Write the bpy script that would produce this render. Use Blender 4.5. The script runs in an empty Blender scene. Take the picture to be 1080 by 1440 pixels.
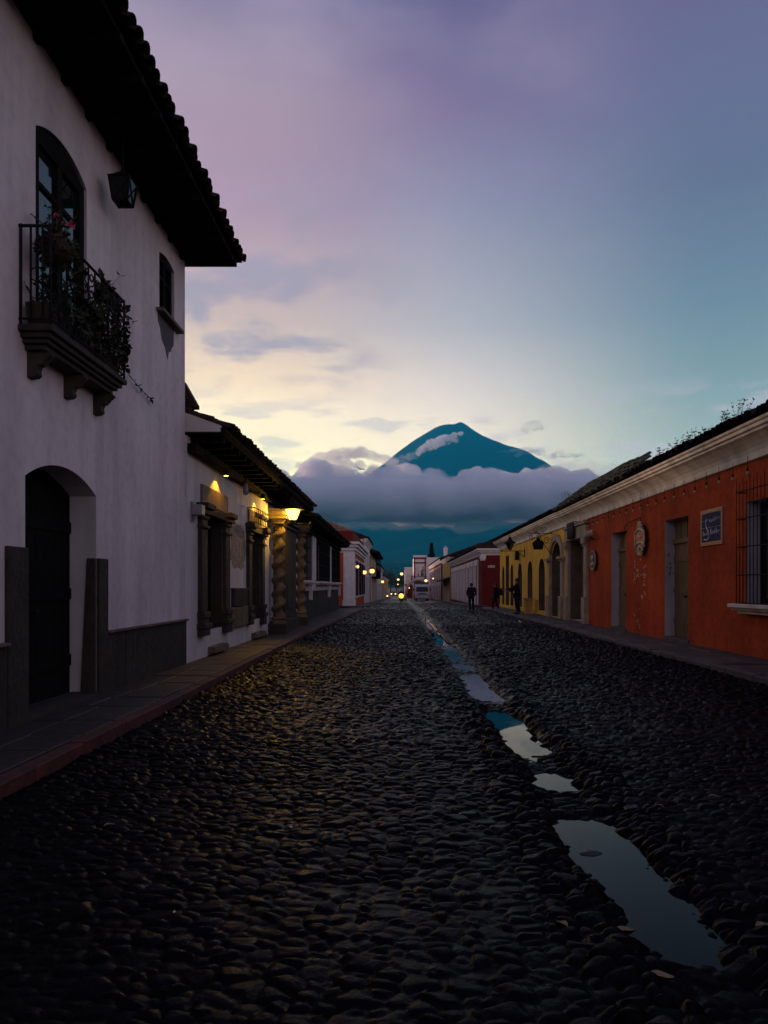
import bpy, bmesh, math, random
import numpy as np
from mathutils import Vector, Matrix
random.seed(7); RNG = np.random.default_rng(7)
R = math.radians
sc = bpy.context.scene
COL = sc.collection
# ------------------------------------------------------------------ camera
F = 1000.0; CX = 562.0; CY = 825.0; EYE = 1.5          # focal length in photo pixels, vanishing point, eye height
cd = bpy.data.cameras.new('camera'); cam = bpy.data.objects.new('camera', cd); COL.objects.link(cam)
cam.location = (0, 0, EYE); cam.rotation_euler = (R(90), 0, 0)
cd.sensor_fit = 'AUTO'; cd.sensor_width = 36; cd.lens = F / 1440 * 36
cd.shift_x = -(CX - 540) / 1440; cd.shift_y = (CY - 720) / 1440
cd.clip_start = .05; cd.clip_end = 60000
sc.camera = cam
sc.view_settings.view_transform = 'Standard'; sc.view_settings.look = 'None'
sc.view_settings.gamma = 1; sc.view_settings.use_curve_mapping = False
sc.view_settings.exposure = 0.0
try:
    sc.cycles.use_denoising = True
    sc.cycles.max_bounces = 10; sc.cycles.diffuse_bounces = 3; sc.cycles.glossy_bounces = 3
    sc.cycles.volume_bounces = 10; sc.cycles.sample_clamp_indirect = 4
except Exception: pass
# ------------------------------------------------------------------ sky
def lin(c):
    return tuple((v/255/12.92 if v/255 <= .04045 else ((v/255+.055)/1.055)**2.4) for v in c)
SKY_GAIN = .97
def make_world():
    w = bpy.data.worlds.new('World'); sc.world = w; w.use_nodes = True
    nt = w.node_tree; N = nt.nodes; L = nt.links; N.clear()
    out = N.new('ShaderNodeOutputWorld'); bg = N.new('ShaderNodeBackground'); L.new(bg.outputs[0], out.inputs[0])
    def m(op, a, b=None, c=None, clamp=False):
        n = N.new('ShaderNodeMath'); n.operation = op; n.use_clamp = clamp
        for i, v in enumerate((a, b, c)):
            if v is None: continue
            if isinstance(v, (int, float)): n.inputs[i].default_value = v
            else: L.new(v, n.inputs[i])
        return n.outputs[0]
    def rng(v, a, b, smooth=True):
        n = N.new('ShaderNodeMapRange'); n.interpolation_type = 'SMOOTHSTEP' if smooth else 'LINEAR'
        L.new(v, n.inputs[0]); n.inputs[1].default_value = a; n.inputs[2].default_value = b
        return n.outputs[0]
    def mix(f, a, b, bt='MIX'):
        n = N.new('ShaderNodeMix'); n.data_type = 'RGBA'; n.blend_type = bt
        for s, v in ((n.inputs[0], f), (n.inputs[6], a), (n.inputs[7], b)):
            if isinstance(v, tuple): s.default_value = (*v, 1)
            elif isinstance(v, (int, float)): s.default_value = v
            else: L.new(v, s)
        return n.outputs[2]
    tc = N.new('ShaderNodeTexCoord'); sp = N.new('ShaderNodeSeparateXYZ'); L.new(tc.outputs['Generated'], sp.inputs[0])
    dx, dy, dz = sp.outputs
    az = m('DIVIDE', m('ARCTAN2', dx, dy), R(1)); el = m('DIVIDE', m('ARCSINE', m('MINIMUM', m('MAXIMUM', dz, -.999), .999)), R(1))
    def ramp(stops):
        n = N.new('ShaderNodeValToRGB'); e = n.color_ramp.elements
        f = m('DIVIDE', el, 90.0, clamp=True); L.new(f, n.inputs[0])
        while len(e) < len(stops): e.new(.5)
        for x, (d, c) in zip(e, stops): x.position = d/90; x.color = (*lin(c), 1)
        return n.outputs[0]
    left = ramp([(0, (255, 214, 121)), (6, (255, 245, 144)), (10.5, (255, 232, 172)), (13.5, (255, 226, 178)), (15.5, (246, 210, 165)), (20, (200, 168, 152)), (28, (166, 125, 144)), (34, (166, 135, 149)), (39.5, (127, 110, 140)), (60, (90, 83, 124)), (90, (75, 72, 113))])
    mid = ramp([(0, (214, 186, 118)), (8, (249, 222, 168)), (12, (238, 213, 182)), (15, (220, 198, 182)), (20, (175, 164, 165)), (28, (141, 129, 151)), (34, (124, 95, 131)), (39.5, (99, 76, 120)), (60, (84, 75, 118)), (90, (77, 69, 105))])
    right = ramp([(0, (112, 114, 88)), (8, (151, 160, 144)), (11, (142, 148, 133)), (15, (120, 131, 127)), (20, (104, 114, 125)), (28, (94, 91, 116)), (34, (99, 88, 123)), (39.5, (100, 79, 117)), (60, (89, 74, 116)), (90, (96, 79, 114))])
    col = mix(rng(az, -13, 7), left, mid); col = mix(rng(az, 1, 25), col, right)
    behind = ramp([(0,(168,146,150)),(20,(140,126,146)),(50,(118,110,140)),(90,(92,92,130))])
    col = mix(rng(m('ABSOLUTE', az), 32, 70), col, behind)
    # soft broken clouds, densest on the sunrise side
    mp = N.new('ShaderNodeMapping'); mp.inputs['Scale'].default_value = (7.5, 7.5, 19); L.new(tc.outputs['Generated'], mp.inputs[0])
    n1 = N.new('ShaderNodeTexNoise'); n1.inputs['Scale'].default_value = 1.0; n1.inputs['Detail'].default_value = 6; n1.inputs['Roughness'].default_value = .52; n1.inputs['Distortion'].default_value = .35
    L.new(mp.outputs[0], n1.inputs['Vector'])
    c1 = rng(n1.outputs[0], .43, .60)
    band = m('MULTIPLY', rng(el, 14, 18), m('SUBTRACT', 1, rng(el, 25, 32)))
    msk = m('MULTIPLY', m('MULTIPLY', c1, m('SUBTRACT', 1, rng(az, -9, 4))), band)
    col = mix(m('MULTIPLY', msk, .88), col, lin((152,134,146)))
    mp2 = N.new('ShaderNodeMapping'); mp2.inputs['Scale'].default_value = (3.2, 3.2, 7); mp2.inputs['Location'].default_value = (4.3, 1.2, 7.7); L.new(tc.outputs['Generated'], mp2.inputs[0])
    n2 = N.new('ShaderNodeTexNoise'); n2.inputs['Scale'].default_value = 1.0; n2.inputs['Detail'].default_value = 5; n2.inputs['Roughness'].default_value = .5
    L.new(mp2.outputs[0], n2.inputs['Vector'])
    c2 = m('MULTIPLY', rng(n2.outputs[0], .45, .72), m('SUBTRACT', 1, rng(az, 4, 22)))
    col = mix(m('MULTIPLY', m('MULTIPLY', c2, rng(el, 18, 30)), .35), col, lin((186,160,178)))
    mp3 = N.new('ShaderNodeMapping'); mp3.inputs['Scale'].default_value = (9, 9, 40); mp3.inputs['Location'].default_value = (1.3, 5.2, 2.7); L.new(tc.outputs['Generated'], mp3.inputs[0])
    n3 = N.new('ShaderNodeTexNoise'); n3.inputs['Scale'].default_value = 1.0; n3.inputs['Detail'].default_value = 5
    L.new(mp3.outputs[0], n3.inputs['Vector'])
    b3 = m('MULTIPLY', rng(el, 7, 10), m('SUBTRACT', 1, rng(el, 13, 16)))
    col = mix(m('MULTIPLY', m('MULTIPLY', rng(n3.outputs[0], .50, .62), b3), .50), col, lin((176,160,162)))
    # a little physical sky under it, and a dark lower half
    st = N.new('ShaderNodeTexSky'); st.sky_type = 'NISHITA'; st.sun_disc = False
    st.sun_elevation = R(3.5); st.sun_rotation = R(-55)
    col = mix(.02, col, st.outputs[0], 'ADD')
    # the light that reaches the haze box from outside it is brighter than what arrives here
    gain = m('MULTIPLY', rng(el, -3, 0), m('MULTIPLY', SKY_GAIN, m('EXPONENT', m('DIVIDE', .156, m('MAXIMUM', dz, .165)))))
    col = mix(1.0, col, N_rgb(nt, gain), 'MULTIPLY')
    L.new(col, bg.inputs[0]); bg.inputs[1].default_value = 1.0
def N_rgb(nt, v):
    n = nt.nodes.new('ShaderNodeCombineColor')
    for i in range(3): nt.links.new(v, n.inputs[i])
    return n.outputs[0]
make_world()
sd = bpy.data.lights.new('sun', 'SUN'); sd.energy = 7.0; sd.angle = R(6); sd.color = (1, .66, .55)
sun = bpy.data.objects.new('sun', sd); COL.objects.link(sun)
sun.rotation_euler = Vector((-math.sin(R(55))*math.cos(R(3.5)), math.cos(R(55))*math.cos(R(3.5)), math.sin(R(3.5)))).to_track_quat('Z', 'Y').to_euler()

# ------------------------------------------------------------------ helpers
WL = {}
def thing(name, label, cat, loc=(0,0,0), group=None, rz=0):
    o = bpy.data.objects.new(name, None); COL.objects.link(o); o.location = loc; o.rotation_euler = (0, 0, rz)
    o.empty_display_size = .1
    o['label'] = label; o['category'] = cat
    if group: o['group'] = group
    WL[o.name] = Vector(loc) if rz == 0 else Vector((0,0,0))
    return o
def tag(o, label=None, cat=None, group=None, kind=None):
    if label: o['label'] = label
    if cat: o['category'] = cat
    if group: o['group'] = group
    if kind: o['kind'] = kind
    return o
def copy_tree(o, parent=None):
    c = o.copy(); COL.objects.link(c)
    if parent: c.parent = parent
    for ch in list(o.children): copy_tree(ch, c)
    return c
class MB:
    def __init__(s): s.v = []; s.f = []
    def add(s, vs, fs):
        n = len(s.v); s.v += [tuple(p) for p in vs]; s.f += [tuple(i+n for i in f) for f in fs]; return s
    def box(s, x0, x1, y0, y1, z0, z1):
        if x0 > x1: x0, x1 = x1, x0
        return s.add([(x,y,z) for x in (x0,x1) for y in (y0,y1) for z in (z0,z1)],
                     [(0,1,3,2),(4,6,7,5),(0,4,5,1),(2,3,7,6),(0,2,6,4),(1,5,7,3)])
    def quad(s, *p): return s.add(p, [tuple(range(len(p)))])
    def prism_y(s, prof, y0, y1):                       # profile in x,z swept along y
        n = len(prof)
        return s.add([(x,y0,z) for x,z in prof]+[(x,y1,z) for x,z in prof],
                     [tuple(range(n)), tuple(range(2*n-1,n-1,-1))]+[(i,(i+1)%n,(i+1)%n+n,i+n) for i in range(n)])
    def prism_x(s, prof, x0, x1):                       # profile in y,z swept along x
        n = len(prof)
        return s.add([(x0,y,z) for y,z in prof]+[(x1,y,z) for y,z in prof],
                     [tuple(range(n)), tuple(range(2*n-1,n-1,-1))]+[(i,(i+1)%n,(i+1)%n+n,i+n) for i in range(n)])
    def tube(s, path, r, k=6, closed=False):
        P = [Vector(p) for p in path]; n = len(P); rs = r if isinstance(r, (list,tuple)) else [r]*n
        vs = []
        for i, p in enumerate(P):
            a = P[(i-1)%n] if (i > 0 or closed) else p; b = P[(i+1)%n] if (i < n-1 or closed) else p
            t = (b-a).normalized() if (b-a).length > 1e-9 else Vector((0,0,1))
            u = t.cross(Vector((0,0,1)));
            if u.length < .1: u = t.cross(Vector((1,0,0)))
            u.normalize(); w = t.cross(u)
            for j in range(k):
                q = 2*math.pi*j/k; vs.append(p+(u*math.cos(q)+w*math.sin(q))*rs[i])
        fs = []
        for i in range(n if closed else n-1):
            i2 = (i+1)%n
            fs += [(i*k+j, i*k+(j+1)%k, i2*k+(j+1)%k, i2*k+j) for j in range(k)]
        if not closed: fs += [tuple(range(k-1,-1,-1)), tuple(range((n-1)*k, n*k))]
        return s.add(vs, fs)
    def lathe(s, prof, c, k=12, a=0.0):                  # profile of (radius, z)
        vs = []
        for r, z in prof:
            for j in range(k):
                q = 2*math.pi*j/k+a; vs.append((c[0]+r*math.cos(q), c[1]+r*math.sin(q), c[2]+z))
        n = len(prof)
        fs = [(i*k+j, i*k+(j+1)%k, (i+1)*k+(j+1)%k, (i+1)*k+j) for i in range(n-1) for j in range(k)]
        fs += [tuple(range(k-1,-1,-1)), tuple(range((n-1)*k, n*k))]
        return s.add(vs, fs)
    def ball(s, c, r, k=10, sq=(1,1,1), noise=0):
        n = max(5, k//2+1); vs = []
        for i in range(n+1):
            th = math.pi*i/n
            for j in range(k):
                q = 2*math.pi*j/k; rr = r*(1+random.uniform(-noise, noise))
                vs.append((c[0]+rr*sq[0]*math.sin(th)*math.cos(q), c[1]+rr*sq[1]*math.sin(th)*math.sin(q), c[2]+rr*sq[2]*math.cos(th)))
        return s.add(vs, [(i*k+j, (i+1)*k+j, (i+1)*k+(j+1)%k, i*k+(j+1)%k) for i in range(n) for j in range(k)])
    def leaf(s, p, d, l, w):
        p = Vector(p); d = Vector(d).normalized(); u = d.cross(Vector((random.uniform(-1,1),random.uniform(-1,1),random.uniform(.2,1))))
        if u.length < .01: u = Vector((1,0,0))
        u.normalize(); n = d.cross(u)
        return s.add([p, p+d*l*.5+u*w*.5+n*l*.08, p+d*l, p+d*l*.5-u*w*.5+n*l*.08], [(0,1,2,3)])
    def build(s, name, mat, parent=None, smooth=False, bevel=0, recalc=True):
        me = bpy.data.meshes.new(name); off = Vector((0,0,0))
        if parent is not None:
            q = parent
            while q.parent: q = q.parent
            off = WL.get(q.name, off)
        vs = [(x-off.x, y-off.y, z-off.z) for x,y,z in s.v]
        me.from_pydata(vs, [], s.f)
        if recalc:
            bm = bmesh.new(); bm.from_mesh(me); bmesh.ops.recalc_face_normals(bm, faces=bm.faces); bm.to_mesh(me); bm.free()
        if smooth: me.polygons.foreach_set('use_smooth', [True]*len(me.polygons))
        me.materials.append(mat)
        o = bpy.data.objects.new(name, me); COL.objects.link(o)
        if parent is not None: o.parent = parent
        if bevel:
            b = o.modifiers.new('bevel', 'BEVEL'); b.width = bevel; b.segments = 2; b.limit_method = 'ANGLE'; b.angle_limit = R(40)
        return o
def bx(name, mat, parent, *a, bevel=0): return MB().box(*a).build(name, mat, parent, bevel=bevel)

# ------------------------------------------------------------------ materials
def pmat(name, col, rough=.8, var=.2, scale=2.0, streak=0, bump=0.0, bscale=20, metal=0, spec=.5, col2=None, mottle=0.0, stretch=(1,1,1)):
    m = bpy.data.materials.new(name); m.use_nodes = True; nt = m.node_tree; N = nt.nodes; L = nt.links
    b = N['Principled BSDF']; b.inputs['Roughness'].default_value = rough; b.inputs['Metallic'].default_value = metal
    b.inputs['Specular IOR Level'].default_value = spec
    tc = N.new('ShaderNodeTexCoord')
    mp = N.new('ShaderNodeMapping'); mp.inputs['Scale'].default_value = stretch; L.new(tc.outputs['Object'], mp.inputs[0])
    n = N.new('ShaderNodeTexNoise'); n.inputs['Scale'].default_value = scale; n.inputs['Detail'].default_value = 7; n.inputs['Roughness'].default_value = .6
    L.new(mp.outputs[0], n.inputs['Vector'])
    r = N.new('ShaderNodeValToRGB'); r.color_ramp.elements[0].position = .3; r.color_ramp.elements[1].position = .7
    c0 = tuple(max(0, c*(1-var)) for c in col); c1 = tuple(min(1, c*(1+var)) for c in (col2 or col))
    r.color_ramp.elements[0].color = (*c0, 1); r.color_ramp.elements[1].color = (*c1, 1); L.new(n.outputs[0], r.inputs[0])
    cur = r.outputs[0]
    def mul(cur, scl, stretch, lo, a, bb):
        mp = N.new('ShaderNodeMapping'); mp.inputs['Scale'].default_value = stretch; L.new(tc.outputs['Object'], mp.inputs[0])
        n2 = N.new('ShaderNodeTexNoise'); n2.inputs['Scale'].default_value = scl; n2.inputs['Detail'].default_value = 5; L.new(mp.outputs[0], n2.inputs['Vector'])
        mr = N.new('ShaderNodeMapRange'); L.new(n2.outputs[0], mr.inputs[0]); mr.inputs[1].default_value = a; mr.inputs[2].default_value = bb; mr.inputs[3].default_value = lo; mr.inputs[4].default_value = 1.0
        x = N.new('ShaderNodeMix'); x.data_type = 'RGBA'; x.blend_type = 'MULTIPLY'; x.inputs[0].default_value = 1
        L.new(cur, x.inputs[6]); L.new(N_rgb(nt, mr.outputs[0]), x.inputs[7]); return x.outputs[2]
    if streak: cur = mul(cur, 1.0, (2.2,2.2,.22), 1-streak, .35, .6)
    if mottle: cur = mul(cur, 7.0, (1,1,1), 1-mottle, .38, .52)
    L.new(cur, b.inputs['Base Color'])
    if bump:
        nb = N.new('ShaderNodeTexNoise'); nb.inputs['Scale'].default_value = bscale; nb.inputs['Detail'].default_value = 6; L.new(mp.outputs[0], nb.inputs['Vector'])
        bp = N.new('ShaderNodeBump'); bp.inputs['Strength'].default_value = bump; bp.inputs['Distance'].default_value = .03; L.new(nb.outputs[0], bp.inputs['Height']); L.new(bp.outputs[0], b.inputs['Normal'])
    return m
def emat(name, col, s):
    m = bpy.data.materials.new(name); m.use_nodes = True; b = m.node_tree.nodes['Principled BSDF']
    b.inputs['Base Color'].default_value = (.5,.4,.2,1); b.inputs['Emission Color'].default_value = (*col,1); b.inputs['Emission Strength'].default_value = s
    return m
M = {}
M['white'] = pmat('white limewash plaster', (.66,.59,.60), .9, .11, .55, .2, .45, 5, spec=.2, mottle=.08)
M['white2'] = pmat('pale plaster', (.58,.55,.54), .9, .1, 1.2, .2, .3, 9, spec=.2)
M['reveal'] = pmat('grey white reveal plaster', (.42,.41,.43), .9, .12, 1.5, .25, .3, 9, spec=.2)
M['red'] = pmat('terracotta red plaster', (.39,.060,.016), .9, .32, .55, .18, .35, 7, spec=.12, mottle=.2)
M['yellow'] = pmat('ochre yellow plaster', (.78,.44,.055), .9, .12, .8, .2, .3, 7, spec=.15)
M['darkred'] = pmat('deep red plaster', (.15,.017,.014), .9, .14, .8, .2, .3, 7, spec=.15)
M['orange'] = pmat('orange red plaster', (.45,.09,.03), .9, .14, .8, .2, .3, 7, spec=.15)
M['ochre'] = pmat('dull ochre plaster', (.48,.30,.10), .9, .14, .8, .2, .3, 7, spec=.15)
M['cornice'] = pmat('cream cornice plaster', (.68,.61,.51), .9, .1, .9, .3, .25, 9, spec=.2)
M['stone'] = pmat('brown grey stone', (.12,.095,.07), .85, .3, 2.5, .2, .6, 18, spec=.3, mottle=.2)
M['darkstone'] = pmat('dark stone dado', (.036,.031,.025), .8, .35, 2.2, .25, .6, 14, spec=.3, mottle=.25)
M['palestone'] = pmat('pale carved stone', (.34,.27,.19), .85, .25, 2.5, .25, .5, 16, spec=.3)
M['columnstone'] = pmat('weathered column stone', (.15,.115,.075), .9, .3, 3, .25, .6, 16, spec=.2, mottle=.25)
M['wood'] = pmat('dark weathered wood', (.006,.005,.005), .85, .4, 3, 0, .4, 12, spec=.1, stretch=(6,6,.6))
M['doorwood'] = pmat('brown plank door', (.16,.095,.045), .7, .45, 3, .3, .4, 12, spec=.3, stretch=(5,5,.5))
M['iron'] = pmat('black wrought iron', (.010,.010,.012), .8, .3, 8, spec=.15)
M['tile'] = pmat('clay roof tile', (.03,.02,.018), .9, .45, 3.5, 0, .4, 20, spec=.15, mottle=.35)
M['mosstile'] = pmat('mossy clay roof tile', (.055,.048,.030), .95, .5, 2.5, 0, .5, 20, spec=.1, col2=(.075,.08,.045), mottle=.35)
M['browntile'] = pmat('brown roof tile', (.22,.13,.09), .9, .3, 3.5, 0, .4, 20, spec=.15)
M['leaf'] = pmat('leaf green', (.020,.030,.013), .7, .5, 5, spec=.3)
M['treeleaf'] = pmat('tree foliage', (.03,.05,.025), .8, .5, .7, spec=.2)
M['bark'] = pmat('bark', (.05,.04,.03), .9, .3, 5)
M['pink'] = pmat('pink petal', (.55,.05,.16), .7, .2, 10)
M['pot'] = pmat('clay pot', (.030,.015,.012), .85, .25, 6)
M['cloth'] = pmat('dark cloth', (.013,.013,.018), .9, .3, 6, spec=.2)
M['cloth2'] = pmat('black blue cloth', (.009,.010,.016), .9, .3, 6, spec=.2)
M['skin'] = pmat('skin', (.30,.16,.10), .6, .1, 8)
M['hair'] = pmat('dark hair', (.012,.009,.008), .6, .2, 20)
M['kerbred'] = pmat('worn red kerb paint', (.062,.013,.012), .75, .35, 3, 0, .4, 20, mottle=.45)
M['kerbgrey'] = pmat('grey kerb stone', (.06,.055,.055), .7, .35, 2.5, 0, .4, 20, mottle=.3)
M['slab'] = pmat('dark pavement slab', (.020,.018,.019), .6, .4, 1.5, 0, .5, 14, mottle=.3)
M['slab2'] = pmat('grey pavement slab', (.045,.040,.040), .6, .4, 1.2, 0, .5, 14, mottle=.3)
M['ground'] = pmat('bare ground', (.03,.03,.025), .95, .3, .2)
M['plank'] = pmat('brown panel', (.14,.105,.075), .8, .3, 2, .3, .3, 10)
M['tarnish'] = pmat('chipped white', (.52,.44,.36), .9, .2, 10)
M['paintwhite'] = pmat('white paint', (.72,.66,.64), .75, .12, 3, .15)
M['metalgrey'] = pmat('grey metal', (.20,.20,.21), .5, .15, 6, metal=.3)
M['vehiclewhite'] = pmat('dusty white paint', (.60,.58,.57), .5, .12, 3, .15)
M['vehicledark'] = pmat('dark vehicle paint', (.010,.010,.013), .3, .15, 5)
M['rubber'] = pmat('rubber', (.01,.01,.01), .9, .1, 8)
M['bluetile'] = pmat('cobalt glazed tile', (.012,.014,.065), .65, .45, 4, spec=.15)
M['grout'] = pmat('pale grout', (.30,.30,.36), .8, .1, 8)
M['glazewhite'] = pmat('white glaze lettering', (.55,.52,.62), .4, .1, 10)
M['tileframe'] = pmat('ochre tile border', (.50,.20,.06), .5, .25, 9)
M['signred'] = pmat('red enamel', (.42,.05,.04), .5, .2, 12)
M['cream'] = pmat('cream carved wood', (.52,.44,.28), .7, .2, 10)
M['bulbglass'] = pmat('unlit bulb glass', (.34,.27,.2), .15, .1, 10)
M['dryleaf'] = pmat('pale dry leaf', (.17,.125,.06), .7, .3, 20)
M['paper'] = pmat('white paper scrap', (.5,.48,.46), .9, .1, 20)
M['peel'] = pmat('bare patched render', (.30,.235,.19), .95, .35, 9, 0, .9, 22, mottle=.35)
M['stain'] = pmat('grey mould stain', (.075,.068,.075), .95, .3, 6)
M['purple'] = pmat('dark purple cloth', (.030,.016,.030), .9, .3, 6)
def glass_mat():
    m = bpy.data.materials.new('window glass'); m.use_nodes = True; b = m.node_tree.nodes['Principled BSDF']
    b.inputs['Base Color'].default_value = (.008,.009,.011,1); b.inputs['Roughness'].default_value = .03; b.inputs['IOR'].default_value = 2.0
    b.inputs['Specular IOR Level'].default_value = .6
    return m
M['glass'] = glass_mat()
M['tinted'] = pmat('tinted windscreen', (.006,.007,.009), .12, .1, 3, spec=.3)
M['lampglow'] = emat('lit lamp glass', (1,.52,.035), 20)
def lit_glass():
    m = bpy.data.materials.new('lit lantern glass'); m.use_nodes = True; nt = m.node_tree; N = nt.nodes; L = nt.links; N.clear()
    o = N.new('ShaderNodeOutputMaterial'); x = N.new('ShaderNodeMixShader'); t = N.new('ShaderNodeBsdfTransparent'); e = N.new('ShaderNodeEmission')
    e.inputs[0].default_value = (1,.62,.10,1); e.inputs[1].default_value = 9; x.inputs[0].default_value = .55
    L.new(t.outputs[0], x.inputs[1]); L.new(e.outputs[0], x.inputs[2]); L.new(x.outputs[0], o.inputs[0]); return m
M['lanternglow'] = lit_glass()
M['farglow'] = emat('distant lamp glow', (1,.60,.20), 1.9)
M['headglow'] = emat('headlight glow', (1,.56,.07), 2.2)
M['whiteglow'] = emat('pale headlight', (1,.72,.36), 2.0)

# ------------------------------------------------------------------ ground shapes
def vnoise(x, y, seed=0):
    xi = np.floor(x).astype(np.int64); yi = np.floor(y).astype(np.int64); fx = x-xi; fy = y-yi
    fx = fx*fx*(3-2*fx); fy = fy*fy*(3-2*fy)
    def h(a, b): return hash2(a, b, seed)
    return (h(xi,yi)*(1-fx)+h(xi+1,yi)*fx)*(1-fy)+(h(xi,yi+1)*(1-fx)+h(xi+1,yi+1)*fx)*fy
def hash2(a, b, s=0):
    n = (a*374761393+b*668265263+s*974711) & 0xffffffff
    n = ((n ^ (n >> 13))*1274126177) & 0xffffffff
    n = ((n ^ (n >> 16))*2246822519) & 0xffffffff
    return ((n ^ (n >> 15)) & 0xffffff)/float(0xffffff)
def fbm(x, y, o=5, seed=0):
    v = 0; a = .5
    for i in range(o): v = v+a*vnoise(x*2**i, y*2**i, seed+i); a *= .5
    return v
def drop(Y):
    Y = np.asarray(Y, float); t = np.clip((Y-48)/130, 0, 1); return -1.5*t
GX = 1.27
def gutter_depth(Y):
    k = np.array([-8,2.2,3.0,3.25,4.75,5.05,5.55,5.75,6.0,6.25,6.7,7.0,9.0,9.35,10.3,10.7,11.3,11.7,13,13.4,14.0,14.4,16,17,18,18.6,20,21,24,25,28,30,34,36,60])
    d = np.array([.04,.03,.04,.098,.098,.03,.03,.085,.085,.03,.05,.092,.092,.03,.03,.09,.09,.035,.03,.085,.085,.03,.07,.03,.08,.03,.075,.03,.075,.04,.07,.05,.07,.04,.04])
    far = np.clip((Y-9.8)/.6, 0, 1)
    return np.interp(Y, k, d)*(1-far)+far*np.clip(.068+.11*(fbm(Y*1.1, Y*0+8.1, 3, 17)-.44), .02, .12)
def road_base(X, Y):
    z = -.09*(1-np.clip(np.abs(X-GX)/4.2, 0, 1))+drop(Y)
    wob = (fbm(X*.8, Y*.8, 3, 5)-.44)*.06
    gx = np.abs(X-GX-(fbm(Y*.9, X*0+3.3, 3, 9)-.44)*.16)
    g = np.clip((.33-gx)/.20, 0, 1); g = g*g*(3-2*g)
    rough = (fbm(X*5.5, Y*5.5, 3, 13)-.44)*.095
    return z+wob*np.clip(gx*2, 0, 1)-g*gutter_depth(Y)+rough*np.clip((.6-gx)/.3, 0, 1)*np.clip((gx-.02)/.14, .35, 1)
def stones(X, Y):
    u = X/.106; v = Y/.078; iu = np.floor(u).astype(np.int64); iv = np.floor(v).astype(np.int64)
    f1 = np.full(u.shape, 9.0); f2 = np.full(u.shape, 9.0); idv = np.zeros(u.shape); tu = np.zeros(u.shape); tv = np.zeros(u.shape)
    for a in (-1,0,1):
        for b in (-1,0,1):
            cu = iu+a; cv = iv+b
            px = cu+.5+(hash2(cu,cv,1)-.5)*.85; py = cv+.5+(hash2(cu,cv,2)-.5)*.85
            d = np.sqrt((u-px)**2+(v-py)**2)-(hash2(cu,cv,3)**2-.25)*.60
            less = d < f1
            f2 = np.where(less, f1, np.minimum(f2, d))
            idv = np.where(less, hash2(cu,cv,4), idv); tu = np.where(less, u-px, tu); tv = np.where(less, v-py, tv)
            f1 = np.where(less, d, f1)
    e = np.clip((f2-f1)/.70, 0, 1)
    dome = 1-(1-e)**3.4
    H = .013+.020*((idv*7.31)%1)
    tilt = (((idv*13.7)%1)-.5)*.022*tu+(((idv*29.3)%1)-.5)*.022*tv
    return dome*(H+tilt), idv, e
def road_z(x, y):
    X = np.array([float(x)]); Y = np.array([float(y)])
    return float((road_base(X, Y)+stones(X, Y)[0])[0])
def grid_object(name, strips, mat):
    V = []; Fc = []; A = []; n0 = 0
    for (x0,x1,dx,y0,y1,dy,fine) in strips:
        xs = np.linspace(x0, x1, int((x1-x0)/dx)+1); ys = np.linspace(y0, y1, int((y1-y0)/dy)+1)
        X, Y = np.meshgrid(xs, ys)
        Z = road_base(X, Y); h, idv, e = stones(X, Y)
        amp = 1.0 if fine else .6
        gq = np.abs(X-GX)
        amp = amp*np.interp(Y, [3,5,9,14,22,46,110], [.8,.95,1.35,1.9,2.3,2.8,4.2])*(1+(.9*np.clip((gq-.10)/.08,0,1)*np.clip((.62-gq)/.2,0,1) if fine else 0)*np.clip((12-Y)/4,0,1))
        amp = np.where(Y > 9.6, 1+(amp-1)*np.clip((gq-.22)/.25, 0, 1), amp)
        Z = Z+h*amp+(fbm(X*30, Y*30, 2, 3)-.37)*.006*(1 if fine else 0)
        V.append(np.stack([X, Y, Z], -1).reshape(-1, 3)); A.append((idv*(.25+.75*np.clip(e*3,0,1))).reshape(-1))
        ny, nx = X.shape; i = np.arange(ny-1)[:,None]*nx+np.arange(nx-1)[None,:]
        q = np.stack([i, i+1, i+nx+1, i+nx], -1).reshape(-1, 4)+n0
        Fc.append(q); n0 += nx*ny
    V = np.concatenate(V); Fc = np.concatenate(Fc); A = np.concatenate(A)
    me = bpy.data.meshes.new(name); me.vertices.add(len(V)); me.vertices.foreach_set('co', V.astype(np.float32).ravel())
    me.loops.add(Fc.size); me.loops.foreach_set('vertex_index', Fc.astype(np.int32).ravel())
    me.polygons.add(len(Fc)); me.polygons.foreach_set('loop_start', np.arange(0, Fc.size, 4, dtype=np.int32))
    me.polygons.foreach_set('loop_total', np.full(len(Fc), 4, dtype=np.int32))
    me.polygons.foreach_set('use_smooth', np.ones(len(Fc), dtype=bool))
    me.update(calc_edges=True)
    at = me.attributes.new('stone', 'FLOAT', 'POINT'); at.data.foreach_set('value', A.astype(np.float32))
    me.materials.append(mat); o = bpy.data.objects.new(name, me); COL.objects.link(o); return o
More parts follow.
